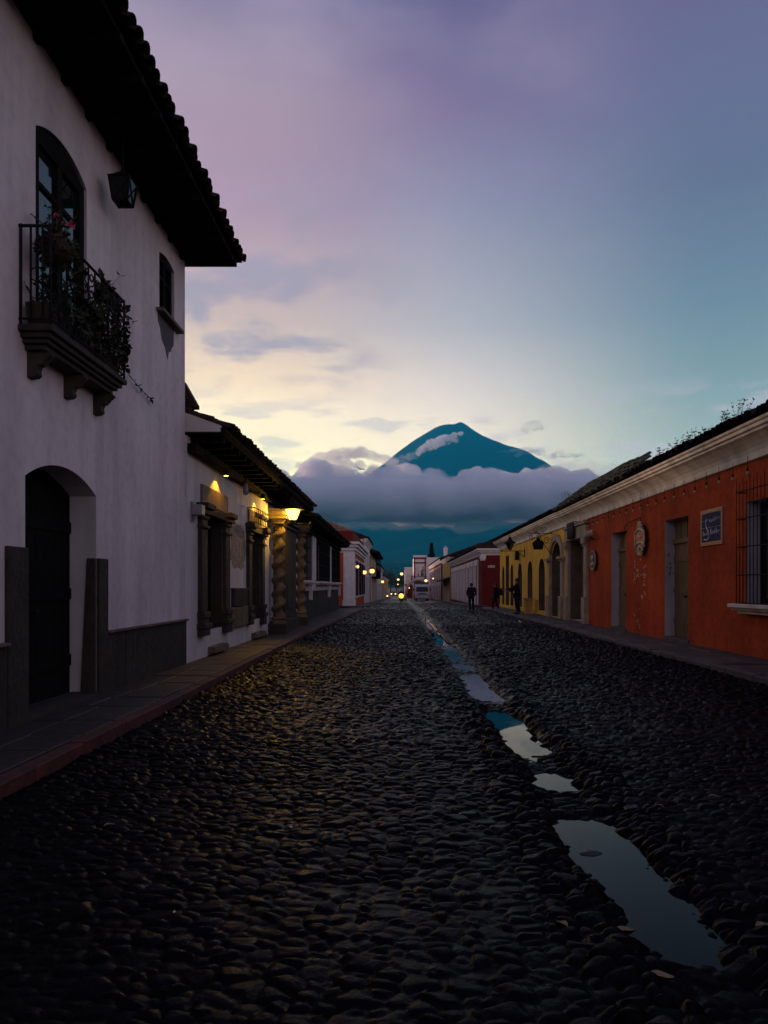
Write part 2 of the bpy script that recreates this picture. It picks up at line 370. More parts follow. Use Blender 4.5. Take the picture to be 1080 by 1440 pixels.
def cobble_mat():
    m = bpy.data.materials.new('wet cobble stone'); m.use_nodes = True; nt = m.node_tree; N = nt.nodes; L = nt.links
    b = N['Principled BSDF']; at = N.new('ShaderNodeAttribute'); at.attribute_name = 'stone'
    r = N.new('ShaderNodeValToRGB'); e = r.color_ramp.elements; e[0].color = (.0016,.0016,.002,1); e[1].position = 1; e[1].color = (.0028,.0034,.0066,1)
    x = e.new(.45); x.color = (.0009,.0011,.0021,1); L.new(at.outputs['Fac'], r.inputs[0]); L.new(r.outputs[0], b.inputs['Base Color'])
    tc = N.new('ShaderNodeTexCoord'); n = N.new('ShaderNodeTexNoise'); n.inputs['Scale'].default_value = 9; n.inputs['Detail'].default_value = 6; L.new(tc.outputs['Object'], n.inputs['Vector'])
    mr = N.new('ShaderNodeMapRange'); L.new(n.outputs[0], mr.inputs[0]); mr.inputs[1].default_value = .3; mr.inputs[2].default_value = .7; mr.inputs[3].default_value = .20; mr.inputs[4].default_value = .48
    L.new(mr.outputs[0], b.inputs['Roughness']); b.inputs['Specular IOR Level'].default_value = .045
    nb = N.new('ShaderNodeTexNoise'); nb.inputs['Scale'].default_value = 55; nb.inputs['Detail'].default_value = 5; L.new(tc.outputs['Object'], nb.inputs['Vector'])
    bp = N.new('ShaderNodeBump'); bp.inputs['Strength'].default_value = .35; bp.inputs['Distance'].default_value = .01; L.new(nb.outputs[0], bp.inputs['Height']); L.new(bp.outputs[0], b.inputs['Normal'])
    return m
road = grid_object('road', [(-2.9,5.7,.05,-8,2.05,.05,False),(-2.9,5.7,.0155,2.0,7.05,.0135,True),(-2.9,5.7,.022,7.0,16.05,.028,True),
    (-2.9,5.7,.030,16,28.05,.042,True),(-2.9,5.7,.045,28,46.1,.07,True),(-3.4,6.3,.085,46,80.2,.11,2),(-3.4,6.3,.15,80,140.3,.25,2),(-3.4,6.3,.4,140,420,.8,2)], cobble_mat())
tag(road, kind='structure')
def water_mat():
    m = bpy.data.materials.new('rain water'); m.use_nodes = True; b = m.node_tree.nodes['Principled BSDF']
    b.inputs['Base Color'].default_value = (.004,.005,.007,1); b.inputs['Roughness'].default_value = .015; b.inputs['IOR'].default_value = 1.20; b.inputs['Specular IOR Level'].default_value = .45
    return m
WM = water_mat()
for (ya, yb) in ((3.0,5.1),(5.6,6.2),(6.6,9.4),(9.9,42)):
    zl = -.125+float(drop(ya))
    w = MB().quad((.90,ya,zl),(1.66,ya,zl),(1.66,yb,zl),(.90,yb,zl)).build('puddle', WM); tag(w, kind='structure')
def ground_sheet():
    ys = [-300,-20,44,60,90,120,150,180,400,1500,6000,16000]; xs = [-14000,-400,-40,-3,6,40,400,14000]
    mb = MB()
    for y in ys:
        for x in xs: mb.v.append((x, y, -.35+float(drop(y))))
    n = len(xs); mb.f = [(j*n+i, j*n+i+1, (j+1)*n+i+1, (j+1)*n+i) for j in range(len(ys)-1) for i in range(n-1)]
    return mb.build('ground', M['ground'])
tag(ground_sheet(), kind='structure')
def ribbon_blocks(name, mat, xin, xout, y0, y1, z, step, gap=.012, jit=.006, cross=1, zb=-.25):
    """paving or kerb laid as single slabs; xin / xout are functions of y"""
    mb = MB(); y = y0
    while y < y1:
        l = min(step*random.uniform(.75, 1.25), y1-y); ye = y+l
        cuts = [0]+sorted(min(.95, max(.05, (i+1)/cross+random.uniform(-.08,.08))) for i in range(cross-1))+[1]
        for a, b in zip(cuts, cuts[1:]):
            P = []
            for yy in (y+gap, ye-gap):
                xa, xb = xin(yy), xout(yy); P.append((xa+(xb-xa)*a+gap*.5, xa+(xb-xa)*b-gap*.5))
            t = [z+random.uniform(-jit,jit)+float(drop(y)) for _ in range(2)]
            zz = [t[0]+random.uniform(-jit,jit)*.5 for _ in range(4)]; zz = [zz[0], zz[1], zz[2]+float(drop(ye)-drop(y)), zz[3]+float(drop(ye)-drop(y))]
            x00,x01 = P[0]; x10,x11 = P[1]; zbb = zb+float(drop(ye))
            mb.add([(x00,y+gap,zz[0]),(x01,y+gap,zz[1]),(x11,ye-gap,zz[2]),(x10,ye-gap,zz[3]),(x00,y+gap,zbb),(x01,y+gap,zbb),(x11,ye-gap,zbb),(x10,ye-gap,zbb)],
                   [(0,1,2,3),(4,7,6,5),(0,4,5,1),(1,5,6,2),(2,6,7,3),(3,7,4,0)])
        y = ye
    o = mb.build(name, mat, bevel=.012); tag(o, kind='structure'); return o
LK = lambda y: float(np.interp(y, [-8,18,24,26,34,44,60,200], [-2.79,-2.76,-2.70,-2.60,-2.42,-2.25,-2.35,-2.2]))
RK = lambda y: float(np.interp(y, [-8,50,60,200], [5.5,5.5,5.35,5.2]))
ribbon_blocks('kerb', M['kerbred'], lambda y: LK(y)-.16, LK, -8, 45, .13, .95, jit=.008)
ribbon_blocks('kerb', M['kerbgrey'], RK, lambda y: RK(y)+.22, -8, 48, .12, .8, jit=.012)
ribbon_blocks('sidewalk', M['slab'], lambda y: -4.05, lambda y: LK(y)-.175, -8, 45, .125, .8, cross=2)
ribbon_blocks('sidewalk', M['slab2'], lambda y: RK(y)+.235, lambda y: 7.2, -8, 48.6, .118, .75, jit=.010, cross=2)
ribbon_blocks('kerb', M['kerbred'], lambda y: LK(y)-.16, LK, 53, 190, .12, 2.5)
ribbon_blocks('kerb', M['kerbred'], RK, lambda y: RK(y)+.2, 56.2, 150, .12, 2.5)
ribbon_blocks('sidewalk', M['slab'], lambda y: -4.5, lambda y: LK(y)-.17, 53, 190, .115, 2.5)
ribbon_blocks('sidewalk', M['slab2'], lambda y: RK(y)+.21, lambda y: 7.0, 56.2, 150, .115, 2.5)
# ------------------------------------------------------------------ building parts (s = +1 faces +x on the left side, -1 faces -x on the right)
def facade(root, mat, s, X, y0, y1, z0, z1, th, ops=(), rmat=None, name='wall'):
    mb = MB(); rvs = []; Xb = X-s*th
    ys = sorted({y0, y1, *[o[0] for o in ops], *[o[1] for o in ops]}); zs = sorted({z0, z1, *[o[2] for o in ops], *[o[3]+(o[4] if len(o) > 4 else 0) for o in ops]})
    # split tall and long cells so that the plaster shades evenly
    def inside(y, z): return any(o[0] < y < o[1] and o[2] < z < o[3]+(o[4] if len(o) > 4 else 0) for o in ops)
    for a, b in zip(ys, ys[1:]):
        for c, d in zip(zs, zs[1:]):
            if inside((a+b)/2, (c+d)/2): continue
            for x in (X, Xb): mb.quad((x,a,c),(x,b,c),(x,b,d),(x,a,d))
    mb.quad((X,y0,z0),(Xb,y0,z0),(Xb,y0,z1),(X,y0,z1)); mb.quad((X,y1,z0),(Xb,y1,z0),(Xb,y1,z1),(X,y1,z1)); mb.quad((X,y0,z1),(X,y1,z1),(Xb,y1,z1),(Xb,y0,z1))
    for o in ops:
        a, b, c, d = o[:4]; h = o[4] if len(o) > 4 else 0; rv = MB(); rvs.append(rv)
        rv.quad((X,a,c),(Xb,a,c),(Xb,a,d),(X,a,d)); rv.quad((X,b,c),(Xb,b,c),(Xb,b,d),(X,b,d)); rv.quad((X,a,c),(Xb,a,c),(Xb,b,c),(X,b,c))
        if not h: rv.quad((X,a,d),(Xb,a,d),(Xb,b,d),(X,b,d)); continue
        n = 16; w = (b-a)/2; cy = (a+b)/2; rr = (w*w+h*h)/(2*h); arc = []
        for i in range(n+1):
            y = a+(b-a)*i/n; z = d+h-rr+math.sqrt(max(0, rr*rr-(y-cy)**2)) if h < w else d+h*math.sqrt(max(0, 1-((y-cy)/w)**2))
            arc.append((y, z))
        for (ya, za), (yb, zb) in zip(arc, arc[1:]):
            for x in (X, Xb): mb.quad((x,ya,za),(x,yb,zb),(x,yb,d+h),(x,ya,d+h))
            rv.quad((X,ya,za),(X,yb,zb),(Xb,yb,zb),(Xb,ya,za))
    w = mb.build(name, mat, root, recalc=False)
    for rv in rvs: rv.build('reveal', rmat or mat, w, recalc=False)
    return w
def planks(root, name, mat, s, X, ya, yb, za, zb, n=6, rails=2, trans=0, arch=0):
    """plank leaf: boards with gaps, rails, optional transom band"""
    mb = MB(); n = max(2, n); w = (yb-ya)/n
    top = zb-trans
    cy = (ya+yb)/2; hw = (yb-ya)/2
    for i in range(n):
        a = ya+w*i; zt = top
        if arch: zt = top+arch*math.sqrt(max(0, 1-((a+w/2-cy)/hw)**2))
        mb.box(X, X-s*.05, a+.006, a+w-.006, za, zt)
    for k in range(rails):
        z = za+(top-za)*(k+.5)/rails; mb.box(X+s*.02, X+s*.001, ya, yb, z-.07, z+.07)
    if trans:
        mb.box(X+s*.06, X-s*.05, ya, yb, top+.002, top+.12); mb.box(X-s*.02, X-s*.05, ya, yb, top+.125, zb)
        for i in range(1, 4): y = ya+(yb-ya)*i/4; mb.box(X, X-s*.018, y-.03, y+.03, top+.125, zb)
    d = mb.build(name, mat, root)
    MB().box(X-s*.06, X-s*.08, ya, yb, za, zb+arch).build('backing', M['vehicledark'], d)
    h = MB(); h.ball((X+s*.05, cy-.06, za+1.05), .035); h.tube([(X, cy-.06, za+1.05), (X+s*.05, cy-.06, za+1.05)], .012)
    h.build('handle', M['iron'], d)
    return d
def tile_roof(root, mat, y0, y1, xe, ze, d, Lr, ang, pitch=.2, course=.36, jit=1.0, name='roof', caps=True):
    mb = MB(); ca, sa = math.cos(R(ang)), math.sin(R(ang)); n = int((y1-y0)/pitch); r = pitch*.46; k = 6
    for j in range(n):
        yc = y0+pitch*(j+.5)+random.uniform(-.012,.012)*jit; t = -random.uniform(0,.05)*jit; off = random.uniform(-.012,.012)*jit
        while t < Lr:
            l = course+.05; vs = []; ja = random.uniform(-.02,.02)*jit
            for (tt, rr, lift) in ((t, r*1.1, .03), (t+l, r*.92, .0)):
                for i in range(k+1):
                    q = math.pi*i/k; o = rr*math.sin(q)*1.0+lift+off
                    vs.append((xe+d*(tt*ca)-d*o*sa, yc+rr*math.cos(q)+ja*(tt-t), ze+tt*sa+o*ca))
            mb.add(vs, [(i, i+1, k+2+i, k+1+i) for i in range(k)])
            t += course*random.uniform(.97, 1.03)
    nb = 14
    for i in range(nb):   # pan layer below the cover tiles, and the rear slope
        a, b = y0+(y1-y0)*i/nb, y0+(y1-y0)*(i+1)/nb
        mb.quad((xe,a,ze),(xe,b,ze),(xe+d*Lr*ca,b,ze+Lr*sa),(xe+d*Lr*ca,a,ze+Lr*sa))
    xr, zr = xe+d*Lr*ca, ze+Lr*sa
    mb.quad((xr,y0,zr),(xr,y1,zr),(xr+d*Lr*ca,y1,ze),(xr+d*Lr*ca,y0,ze))
    mb.quad((xe,y0,ze),(xr,y0,zr),(xr+d*Lr*ca,y0,ze)); mb.quad((xe,y1,ze),(xr,y1,zr),(xr+d*Lr*ca,y1,ze))
    for i in range(int((y1-y0)/.36) if caps else 0):                  # ridge caps
        y = y0+.36*i; mb.tube([(xr,y,zr+.05),(xr,y+.4,zr+.03)], [.11,.09], 8)
    return mb.build(name, mat, root, recalc=False)
def shell(root, mat, s, X, depth, y0, y1, z0, z1, th=.4):
    """the other three walls of a house"""
    Xb = X-s*depth; e = .004
    mb = MB(); mb.box(X-s*(th+e), Xb, y0+e, y0+.3, z0, z1-e); mb.box(X-s*(th+e), Xb, y1-.3, y1-e, z0, z1-e); mb.box(Xb, Xb+s*.3, y0+.304, y1-.304, z0, z1-e)
    return mb.build('rear_wall', mat, root)
def bar_grille(root, s, X, ya, yb, za, zb, n, rows, spike=.2, r=.011, Xw=None):
    mb = MB()
    for i in range(n+1):
        y = ya+(yb-ya)*i/n; mb.tube([(X,y,za),(X,y,zb+spike*(.6+.4*(i%2)))], [r, r*.6] if spike else r, 5)
    for z in rows:
        mb.box(X-.008, X+.008, ya, yb, z-.012, z+.012)
        if Xw is not None:
            for y in (ya, yb): mb.box(X, Xw, y-.008, y+.008, z-.012, z+.012)
    return mb.build('grille', M['iron'], root)
def frame_window(root, s, X, ya, yb, za, zb, mat, mull=1, trans=(), fw=.07, glass=True, depth=.06, name='window'):
    mb = MB(); xi = X-s*depth
    mb.box(X, xi, ya, ya+fw, za, zb); mb.box(X, xi, yb-fw, yb, za, zb); mb.box(X, xi, ya+fw+.001, yb-fw-.001, za, za+fw); mb.box(X, xi, ya+fw+.001, yb-fw-.001, zb-fw, zb)
    for i in range(mull):
        y = ya+(yb-ya)*(i+1)/(mull+1); mb.box(X-s*.005, xi, y-fw*.5, y+fw*.5, za+fw+.001, zb-fw-.001)
    for t in trans: mb.box(X-s*.012, xi, ya+fw+.001, yb-fw-.001, t-.025, t+.025)
    w = mb.build(name, mat, root)
    if glass: MB().box(xi+s*.02, xi+s*.014, ya+.01, yb-.01, za+.01, zb-.01).build('pane', M['glass'], w)
    return w
def cornice(root, mat, s, X, y0, y1, prof, name='cornice'):
    """prof: list of (out, z) from the wall outwards"""
    p = [(X-s*.1, prof[0][1])]+[(X+s*o, z) for o, z in prof]+[(X-s*.1, prof[-1][1])]
    return MB().prism_y(p, y0, y1).build(name, mat, root)
def scroll(c, r, turns, axis='y', start=0, k=26, flip=1):
    P = []
    for i in range(k):
        t = i/(k-1); a = start+flip*turns*2*math.pi*t; rr = r*(1-.8*t)
        P.append((c[0], c[1]+rr*math.cos(a), c[2]+rr*math.sin(a)) if axis == 'x' else (c[0]+rr*math.cos(a), c[1], c[2]+rr*math.sin(a)))
    return P

# ================================================================== LEFT: big two-storey white house
XL = -3.85
hA = thing('white_house', 'tall two-storey white plastered house with an iron balcony and an arched doorway', 'house', (XL, 3, 0))
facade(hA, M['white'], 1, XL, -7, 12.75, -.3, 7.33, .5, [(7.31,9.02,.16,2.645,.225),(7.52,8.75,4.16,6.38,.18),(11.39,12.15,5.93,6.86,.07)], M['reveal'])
shell(hA, M['white'], 1, XL, 9, -7, 12.75, -.3, 7.33, .5)
planks(hA, 'door', M['wood'], 1, XL-.335, 7.28, 9.05, .16, 2.66, 8, 3, arch=.22)
bx('threshold', M['darkstone'], hA, XL-.3, XL+.05, 7.3, 9.03, .1, .17)
# stone jamb blocks, their lining inside the doorway, and the stone dado
j = MB().box(XL+.045, XL-.02, 6.93, 7.305, .1, 1.90)
j.build('door_jamb', M['darkstone'], hA, bevel=.012)
j2 = MB().box(XL+.045, XL-.02, 9.025, 9.30, .1, 1.86)
j2.add([(XL-.001,8.99,.17),(XL-.001,9.018,.17),(XL-.19,8.99,.17),(XL-.19,9.018,.17),(XL-.001,8.99,1.86),(XL-.001,9.018,1.86),(XL-.11,8.99,1.86),(XL-.11,9.018,1.86)],
       [(0,1,5,4),(0,4,6,2),(4,5,7,6),(2,6,7,3)])
j2.build('door_jamb', M['darkstone'], hA, bevel=.008)
def dado(root, X, ya, yb, zt, n=5, s=1, mat='darkstone'):
    mb = MB(); ys = [ya]+sorted(random.uniform(ya+.2, yb-.2) for _ in range(n))+[yb]
    for a, b in zip(ys, ys[1:]):
        if b-a > .02: mb.box(X+s*(.035+random.uniform(-.006,.006)), X-s*.02, a+.006, b-.006, .05, zt)
    d = mb.build('dado', M[mat], root, bevel=.006)
    MB().box(X+s*.075, X-s*.02, ya, yb, zt+.002, zt+.035).build('ledge', M['stone'], d, bevel=.008)
dado(hA, XL, 9.31, 12.74, .89, 5); dado(hA, XL, -6, 6.92, .92, 6)
# balcony window
frame_window(hA, 1, XL-.03, 7.53, 8.74, 4.16, 6.40, M['wood'], 1, (5.86,), .12, True, .06, 'balcony_window')
MB().prism_x([(7.53,6.36),(7.75,6.47),(8.135,6.57),(8.52,6.47),(8.74,6.36)], XL-.032, XL-.12).build('arch_light', M['wood'], hA)
# balcony
b = MB()
BX = -3.50
for (o, z0, z1) in ((.0,4.085,4.15),(.045,4.03,4.083),(.085,3.985,4.028),(.13,3.93,3.983)):
    b.box(XL+.001, BX-o, 7.16+o, 9.14-o, z0, z1)
bal = b.build('balcony', M['darkstone'], hA, bevel=.01)
for yc in (7.40, 8.20, 8.98):
    P = [(XL-.01,3.93),(BX-.12,3.93),(BX-.10,3.90),(BX-.15,3.86),(BX-.2,3.80),(BX-.235,3.79),(BX-.25,3.75),(BX-.24,3.70),(BX-.27,3.67),(XL-.01,3.66)]
    MB().prism_y(P, yc-.055, yc+.055).build('corbel', M['darkstone'], bal, bevel=.01)
rl = MB(); ZR = 5.15; r0 = .012
BXr = BX-.03; ya, yb = 7.19, 9.11
rl.tube([(XL,ya,ZR),(BXr,ya,ZR),(BXr,yb,ZR),(XL,yb,ZR)], .017, 6)
rl.tube([(XL,ya,4.21),(BXr,ya,4.21),(BXr,yb,4.21),(XL,yb,4.21)], .012, 6)
for (x, y) in ((BXr,ya),(BXr,yb),(XL+.02,ya),(XL+.02,yb)): rl.tube([(x,y,4.15),(x,y,ZR+.02)], .014, 6)
N_ = 11
for i in range(1, N_):
    y = ya+(yb-ya)*i/N_; rl.tube([(BXr,y,4.2),(BXr,y,ZR)], r0, 5)
for i in range(N_):
    y = ya+(yb-ya)*(i+.5)/N_
    f_ = 1 if i%2 else -1
    rl.tube(scroll((BXr,y,5.02),.078,1.3,'x',-1.57,22,f_), .009, 4); rl.tube(scroll((BXr,y,4.86),.078,1.3,'x',1.57,22,f_), .009, 4); rl.tube(scroll((BXr,y,4.45),.078,1.3,'x',-1.57,22,-f_), .009, 4); rl.tube(scroll((BXr,y,4.30),.078,1.3,'x',1.57,22,-f_), .009, 4)
    rl.tube([(BXr,y+.065*math.cos(q*.628),4.66+.065*math.sin(q*.628)) for q in range(10)], .009, 4, True)
for x in (XL+.12, XL+.24):
    for y in (ya, yb): rl.tube([(x,y,4.2),(x,y,ZR)], r0, 5)
rl.tube([(XL+.18+.07*math.cos(q*.55),ya,4.66+.07*math.sin(q*.55)) for q in range(11)], .007, 4, True)
rl.build('railing', M['iron'], bal, smooth=True)
# corner window, sill and the stain below it
frame_window(hA, 1, XL-.04, 11.41, 12.13, 5.93, 6.88, M['wood'], 1, (6.55,), .08, True, .07)
bx('sill', M['stone'], hA, XL-.1, XL+.12, 11.24, 12.32, 5.87, 5.928, bevel=.008)
P = [(11.30,5.865),(11.32,5.74),(11.42,5.66),(11.5,5.5),(11.66,5.42),(11.78,5.26),(11.86,5.42),(11.95,5.44),(12.0,5.52),(12.1,5.60),(12.12,5.865)]
MB().prism_x(P, XL-.005, XL+.004).build('mould_stain', M['stain'], hA)
# eaves and roof
e = MB(); e.box(XL-.3, -2.97, -7, 12.98, 7.335, 7.40)
y = -6.8
while y < 12.9: e.box(XL, -2.93, y, y+.09, 7.25, 7.333); y += .62
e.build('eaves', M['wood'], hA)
tile_roof(hA, M['tile'], -7, 13.0, -2.87, 7.42, -1, 6, 22, .2, .4, jit=1.6)
rr = MB(); rr.prism_y([(-7.8,5.05),(-4.02,5.05),(-4.02,5.12),(-4.28,5.58),(-7.8,5.9)], 14.0, 14.28); rr.build('rear_eaves', M['tile'], hA)
bx('rear_post', M['wood'], hA, -4.75, -4.1, 14.0, 14.15, 4.5, 5.05)

# wall-hung lantern under the big eave
def wall_lantern(loc, w, h, label):
    t = thing('wall_lantern', label, 'lantern', loc); x, y, z = loc
    f = MB()
    for a in (-1,1):
        for c in (-1,1): f.tube([(x+a*w*.5,y+c*w*.5,z+h*.5),(x+a*w*.36,y+c*w*.36,z-h*.4)], .012, 4)
    for q in (.5,-.4):
        ww = w*.5 if q > 0 else w*.36
        f.tube([(x-ww,y-ww,z+h*q),(x+ww,y-ww,z+h*q),(x+ww,y+ww,z+h*q),(x-ww,y+ww,z+h*q)], .012, 4, True)
    f.tube([(x-w*.36,y-w*.36,z-h*.4),(x,y,z-h*.55),(x+w*.36,y+w*.36,z-h*.4)], .01, 4); f.tube([(x+w*.36,y-w*.36,z-h*.4),(x,y,z-h*.55),(x-w*.36,y+w*.36,z-h*.4)], .01, 4)
    for c in (-1,1):
        f.tube([(x+c*w*.5,y-w*.5,z+h*.5),(x-c*w*.36,y-w*.36,z-h*.4)], .007, 4); f.tube([(x+w*.5,y+c*w*.5,z+h*.5),(x+w*.36,y-c*w*.36,z-h*.4)], .007, 4)
    f.build('frame', M['iron'], t)
    g = MB(); g.add([(x+a*w*q,y+c*w*q,z+h*zz) for q,zz in ((.34,-.38),(.48,.48)) for a in (-1,1) for c in (-1,1)], [(0,1,5,4),(1,3,7,5),(3,2,6,7),(2,0,4,6)])
    g.build('pane', M['tinted'], t)
    c = MB(); c.lathe([(w*.78,h*.5),(w*.5,h*.62),(.03,h*.85),(.02,h*1.0)], (x,y,z), 4, math.pi/4); c.build('cap', M['iron'], t)
    a = MB(); a.tube([(x,y,z+h*.95),(x,y,7.26)], .014, 6); a.build('rod', M['iron'], t)
wall_lantern((-3.56,9.15,6.56), .27, .33, 'unlit glass lantern hanging high on the tall white house under its eave')

# ------------------------------------------------------------------ portal house
XP = -3.82
hB = thing('portal_house', 'single-storey white colonial house with stone portals and twisted columns', 'house', (XP, 19, 0))
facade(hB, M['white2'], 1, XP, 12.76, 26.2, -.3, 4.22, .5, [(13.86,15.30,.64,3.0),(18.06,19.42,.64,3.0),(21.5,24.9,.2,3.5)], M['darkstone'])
shell(hB, M['white2'], 1, XP, 8, 12.76, 26.2, -.3, 4.2, .5)
planks(hB, 'door', M['wood'], 1, XP-.25, 13.8, 15.36, .64, 3.02, 6, 3); planks(hB, 'door', M['wood'], 1, XP-.25, 18.0, 19.5, .64, 3.02, 6, 3)
planks(hB, 'door', M['wood'], 1, XP-.3, 21.4, 25.0, .2, 3.52, 10, 3)
def portal(y0a, y1a, y0b, y1b):
    p = MB()
    for (a, c) in ((y0a,y1a),(y0b,y1b)):
        p.box(XP-.02, XP+.085, a, c, 1.02, 2.80)                                     # shaft
        p.box(XP-.02, XP+.14, a-.04, c+.04, .90, 1.018); p.box(XP-.02, XP+.11, a-.02, c+.02, .80, .898); p.box(XP-.02, XP+.16, a-.06, c+.06, .70, .798)
        p.box(XP-.02, XP+.13, a-.03, c+.03, .46+random.uniform(0,.1), .698)
        p.box(XP-.02, XP+.13, a-.03, c+.03, 2.62, 2.68); p.box(XP-.02, XP+.12, a-.03, c+.03, 2.802, 2.88); p.box(XP-.02, XP+.17, a-.07, c+.07, 2.882, 2.98); p.box(XP-.02, XP+.23, a-.1, c+.1, 2.982, 3.09)
    p.box(XP-.02, XP+.12, y1a+.101, y0b-.101, 2.90, 3.06)
    return p.build('portal', M['darkstone'], hB, bevel=.012)
portal(13.45,13.85,15.31,15.70); portal(17.70,18.05,19.43,19.75)
for (a, c) in ((14.15,15.3),(18.3,19.6)):
    st = MB().box(XP-.01, XP+.16, a, c, .17, .26); st.box(XP-.01, XP+.14, a+.02, c-.02, .262, .30); st.build('doorstep', M['stone'], hB, bevel=.01)
pl = MB(); 
for i in range(3): pl.box(XP+.001, XP+.05, 13.62+.68*i, 14.29+.68*i, 3.10, 3.47)
pl.build('overdoor_panel', M['plank'], hB, bevel=.006)
pl = MB().box(XP+.001, XP+.04, 17.85, 19.6, 3.10, 3.46); pl.build('overdoor_panel', M['plank'], hB, bevel=.006)
ir = MB()
for i in range(9): y = 17.8+1.85*i/8; ir.tube([(XP+.20,y,3.10),(XP+.20,y,3.50)], .010, 5)
for z in (3.12,3.48): ir.tube([(XP,17.8,z),(XP+.20,17.8,z),(XP+.20,19.65,z),(XP,19.65,z)], .012, 5)
for i in range(8): ir.tube(scroll((XP+.20,17.92+.231*i,3.30),.09,1.3,'x',0,20), .008, 4)
ir.build('iron_guard', M['iron'], hB, smooth=True)
# bare patch of render, low block and dado between the portals
P = []
for i in range(40):
    q = 2*math.pi*i/40; k = 1+random.uniform(-.16,.10); P.append((16.85+.78*k*math.copysign(abs(math.cos(q))**.6, math.cos(q)), 2.45+.52*k*math.copysign(abs(math.sin(q))**.6, math.sin(q))))
MB().prism_x(P, XP-.01, XP+.006).build('bare_patch', M['peel'], hB)
bx('block', M['stone'], hB, XP-.01, XP+.09, 15.85, 17.55, .56, 1.03, bevel=.02)
nb = thing('notice_box', 'small dark box with a red rim fixed between the two stone portals', 'notice box', (XP,16.7,1.06))
bx('case', M['vehicledark'], nb, XP+.002, XP+.10, 16.1, 17.4, 1.05, 1.42, bevel=.01); bx('rim', M['kerbred'], nb, XP+.002, XP+.12, 16.06, 17.44, 1.422, 1.47, bevel=.008)
# twisted columns and the middle pilaster
def twisted(y):
    mb = MB(); k = 20; z0, z1 = .62, 3.30; n = 84; vs = []
    for i in range(n+1):
        t = i/n; z = z0+(z1-z0)*t; ph = 2*math.pi*(z-z0)/.42; r = .165*(1-.12*t); a = .055
        for j in range(k):
            q = 2*math.pi*j/k; vs.append((-3.56+a*math.cos(ph)+r*math.cos(q), y+a*math.sin(ph)+r*math.sin(q), z))
    mb.add(vs, [(i*k+j, i*k+(j+1)%k, (i+1)*k+(j+1)%k, (i+1)*k+j) for i in range(n) for j in range(k)])
    c = mb.build('twisted_column', M['columnstone'], hB, smooth=True)
    p = MB().box(-3.82, -3.30, y-.26, y+.26, .05, .42); p.build('plinth', M['darkstone'], c, bevel=.015)
    q = MB().lathe([(.25,.0),(.25,.06),(.2,.08),(.2,.12),(.23,.15),(.18,.2)], (-3.56,y,.42), 18); q.build('base', M['columnstone'], c)
    h = MB().lathe([(.15,3.28),(.2,3.31),(.2,3.36),(.16,3.38),(.24,3.48)], (-3.56,y,0), 18); h.box(-3.82,-3.29,y-.26,y+.26,3.485,3.58); h.box(-3.82,-3.24,y-.31,y+.31,3.582,3.68); h.box(-3.82,-3.20,y-.36,y+.36,3.682,3.76)
    h.build('capital', M['columnstone'], c)
twisted(20.9); twisted(25.55)
mp = MB().box(-3.86, -3.48, 21.7, 23.9, .05, 3.3); mp.box(-3.86,-3.40,21.6,24.0,.051,.5); mp.box(-3.86,-3.42,21.62,23.98,3.302,3.42); mp.box(-3.86,-3.34,21.55,24.05,3.422,3.56)
mp.box(-3.482,-3.45,21.95,22.75,.8,3.0); mp.box(-3.482,-3.45,22.9,23.65,.8,3.0)
mp.build('pilaster', M['darkstone'], hB, bevel=.012)
# timber eaves
e = MB(); e.box(XP+.001, XP+.16, 12.78, 25.9, 3.92, 4.08)
y = 13.0
while y < 25.8: e.box(XP-.1, -3.22, y, y+.10, 4.14, 4.238); y += .62
e.box(XP-.2, -3.16, 12.79, 25.95, 4.24, 4.275); e.box(-3.24, -3.14, 12.785, 25.96, 4.277, 4.36)
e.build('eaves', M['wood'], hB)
e = MB()
e.add([(-7,12.775,4.285),(-3.22,12.775,4.285),(-3.22,12.775,4.40),(-7,12.775,5.76),(-7,12.90,4.285),(-3.22,12.90,4.285),(-3.22,12.90,4.40),(-7,12.90,5.76)], [(0,1,2,3),(4,7,6,5),(0,4,5,1),(1,5,6,2),(2,6,7,3)])
e.build('gable', M['white2'], hB)
tile_roof(hB, M['tile'], 12.88, 25.98, -3.10, 4.37, -1, 4.5, 20.5, .2, .4, jit=1.4)

# ------------------------------------------------------------------ house with barred windows
XC = -3.8
hC = thing('barred_window_house', 'low white house with deep dark eaves and wide barred windows on white sills', 'house', (XC, 35, 0))
WIN = [(27.2,29.5),(32.4,37.3),(39.3,43.5)]
facade(hC, M['white'], 1, XC, 26.22, 44, -.4, 4.0, .45, [(a,b,1.75,3.7) for a,b in WIN], M['reveal'])
shell(hC, M['white'], 1, XC, 8, 26.22, 44, -.4, 3.98, .45)
for k, (a, b) in enumerate(WIN):
    frame_window(hC, 1, XC-.2, a, b, 1.76, 3.7, M['wood'], 3, (2.9,), .09)
    s_ = MB(); s_.box(XC-.1, XC+.26, a-.25, b+.25, 1.66, 1.745); s_.box(XC-.01, XC+.2, a-.2, b+.2, 1.60, 1.658); s_.build('sill', M['paintwhite'], hC, bevel=.01)
    bar_grille(hC, 1, XC+.14, a, b, 1.75, 3.66, max(6,int((b-a)/.22)), (1.9,2.5,3.1,3.6), 0, .013, XC)
    mb = MB(); mb.box(XC+.001,XC+.17,b+.02,b+.2,.95,1.59); mb.build('apron', M['paintwhite'], hC, bevel=.01)
dado(hC, XC, 26.6, 43.98, 1.30, 9)
for y in (30.6,31.3,38.4): bx('pilaster', M['paintwhite'], hC, XC+.001, XC+.07, y, y+.5, 1.75, 3.8, bevel=.01)
e = MB(); e.box(XC+.001, XC+.18, 26.0, 44.2, 3.70, 3.86)
y = 26.2
while y < 44: e.box(XC-.1, -3.22, y, y+.1, 3.88, 3.978); y += .7
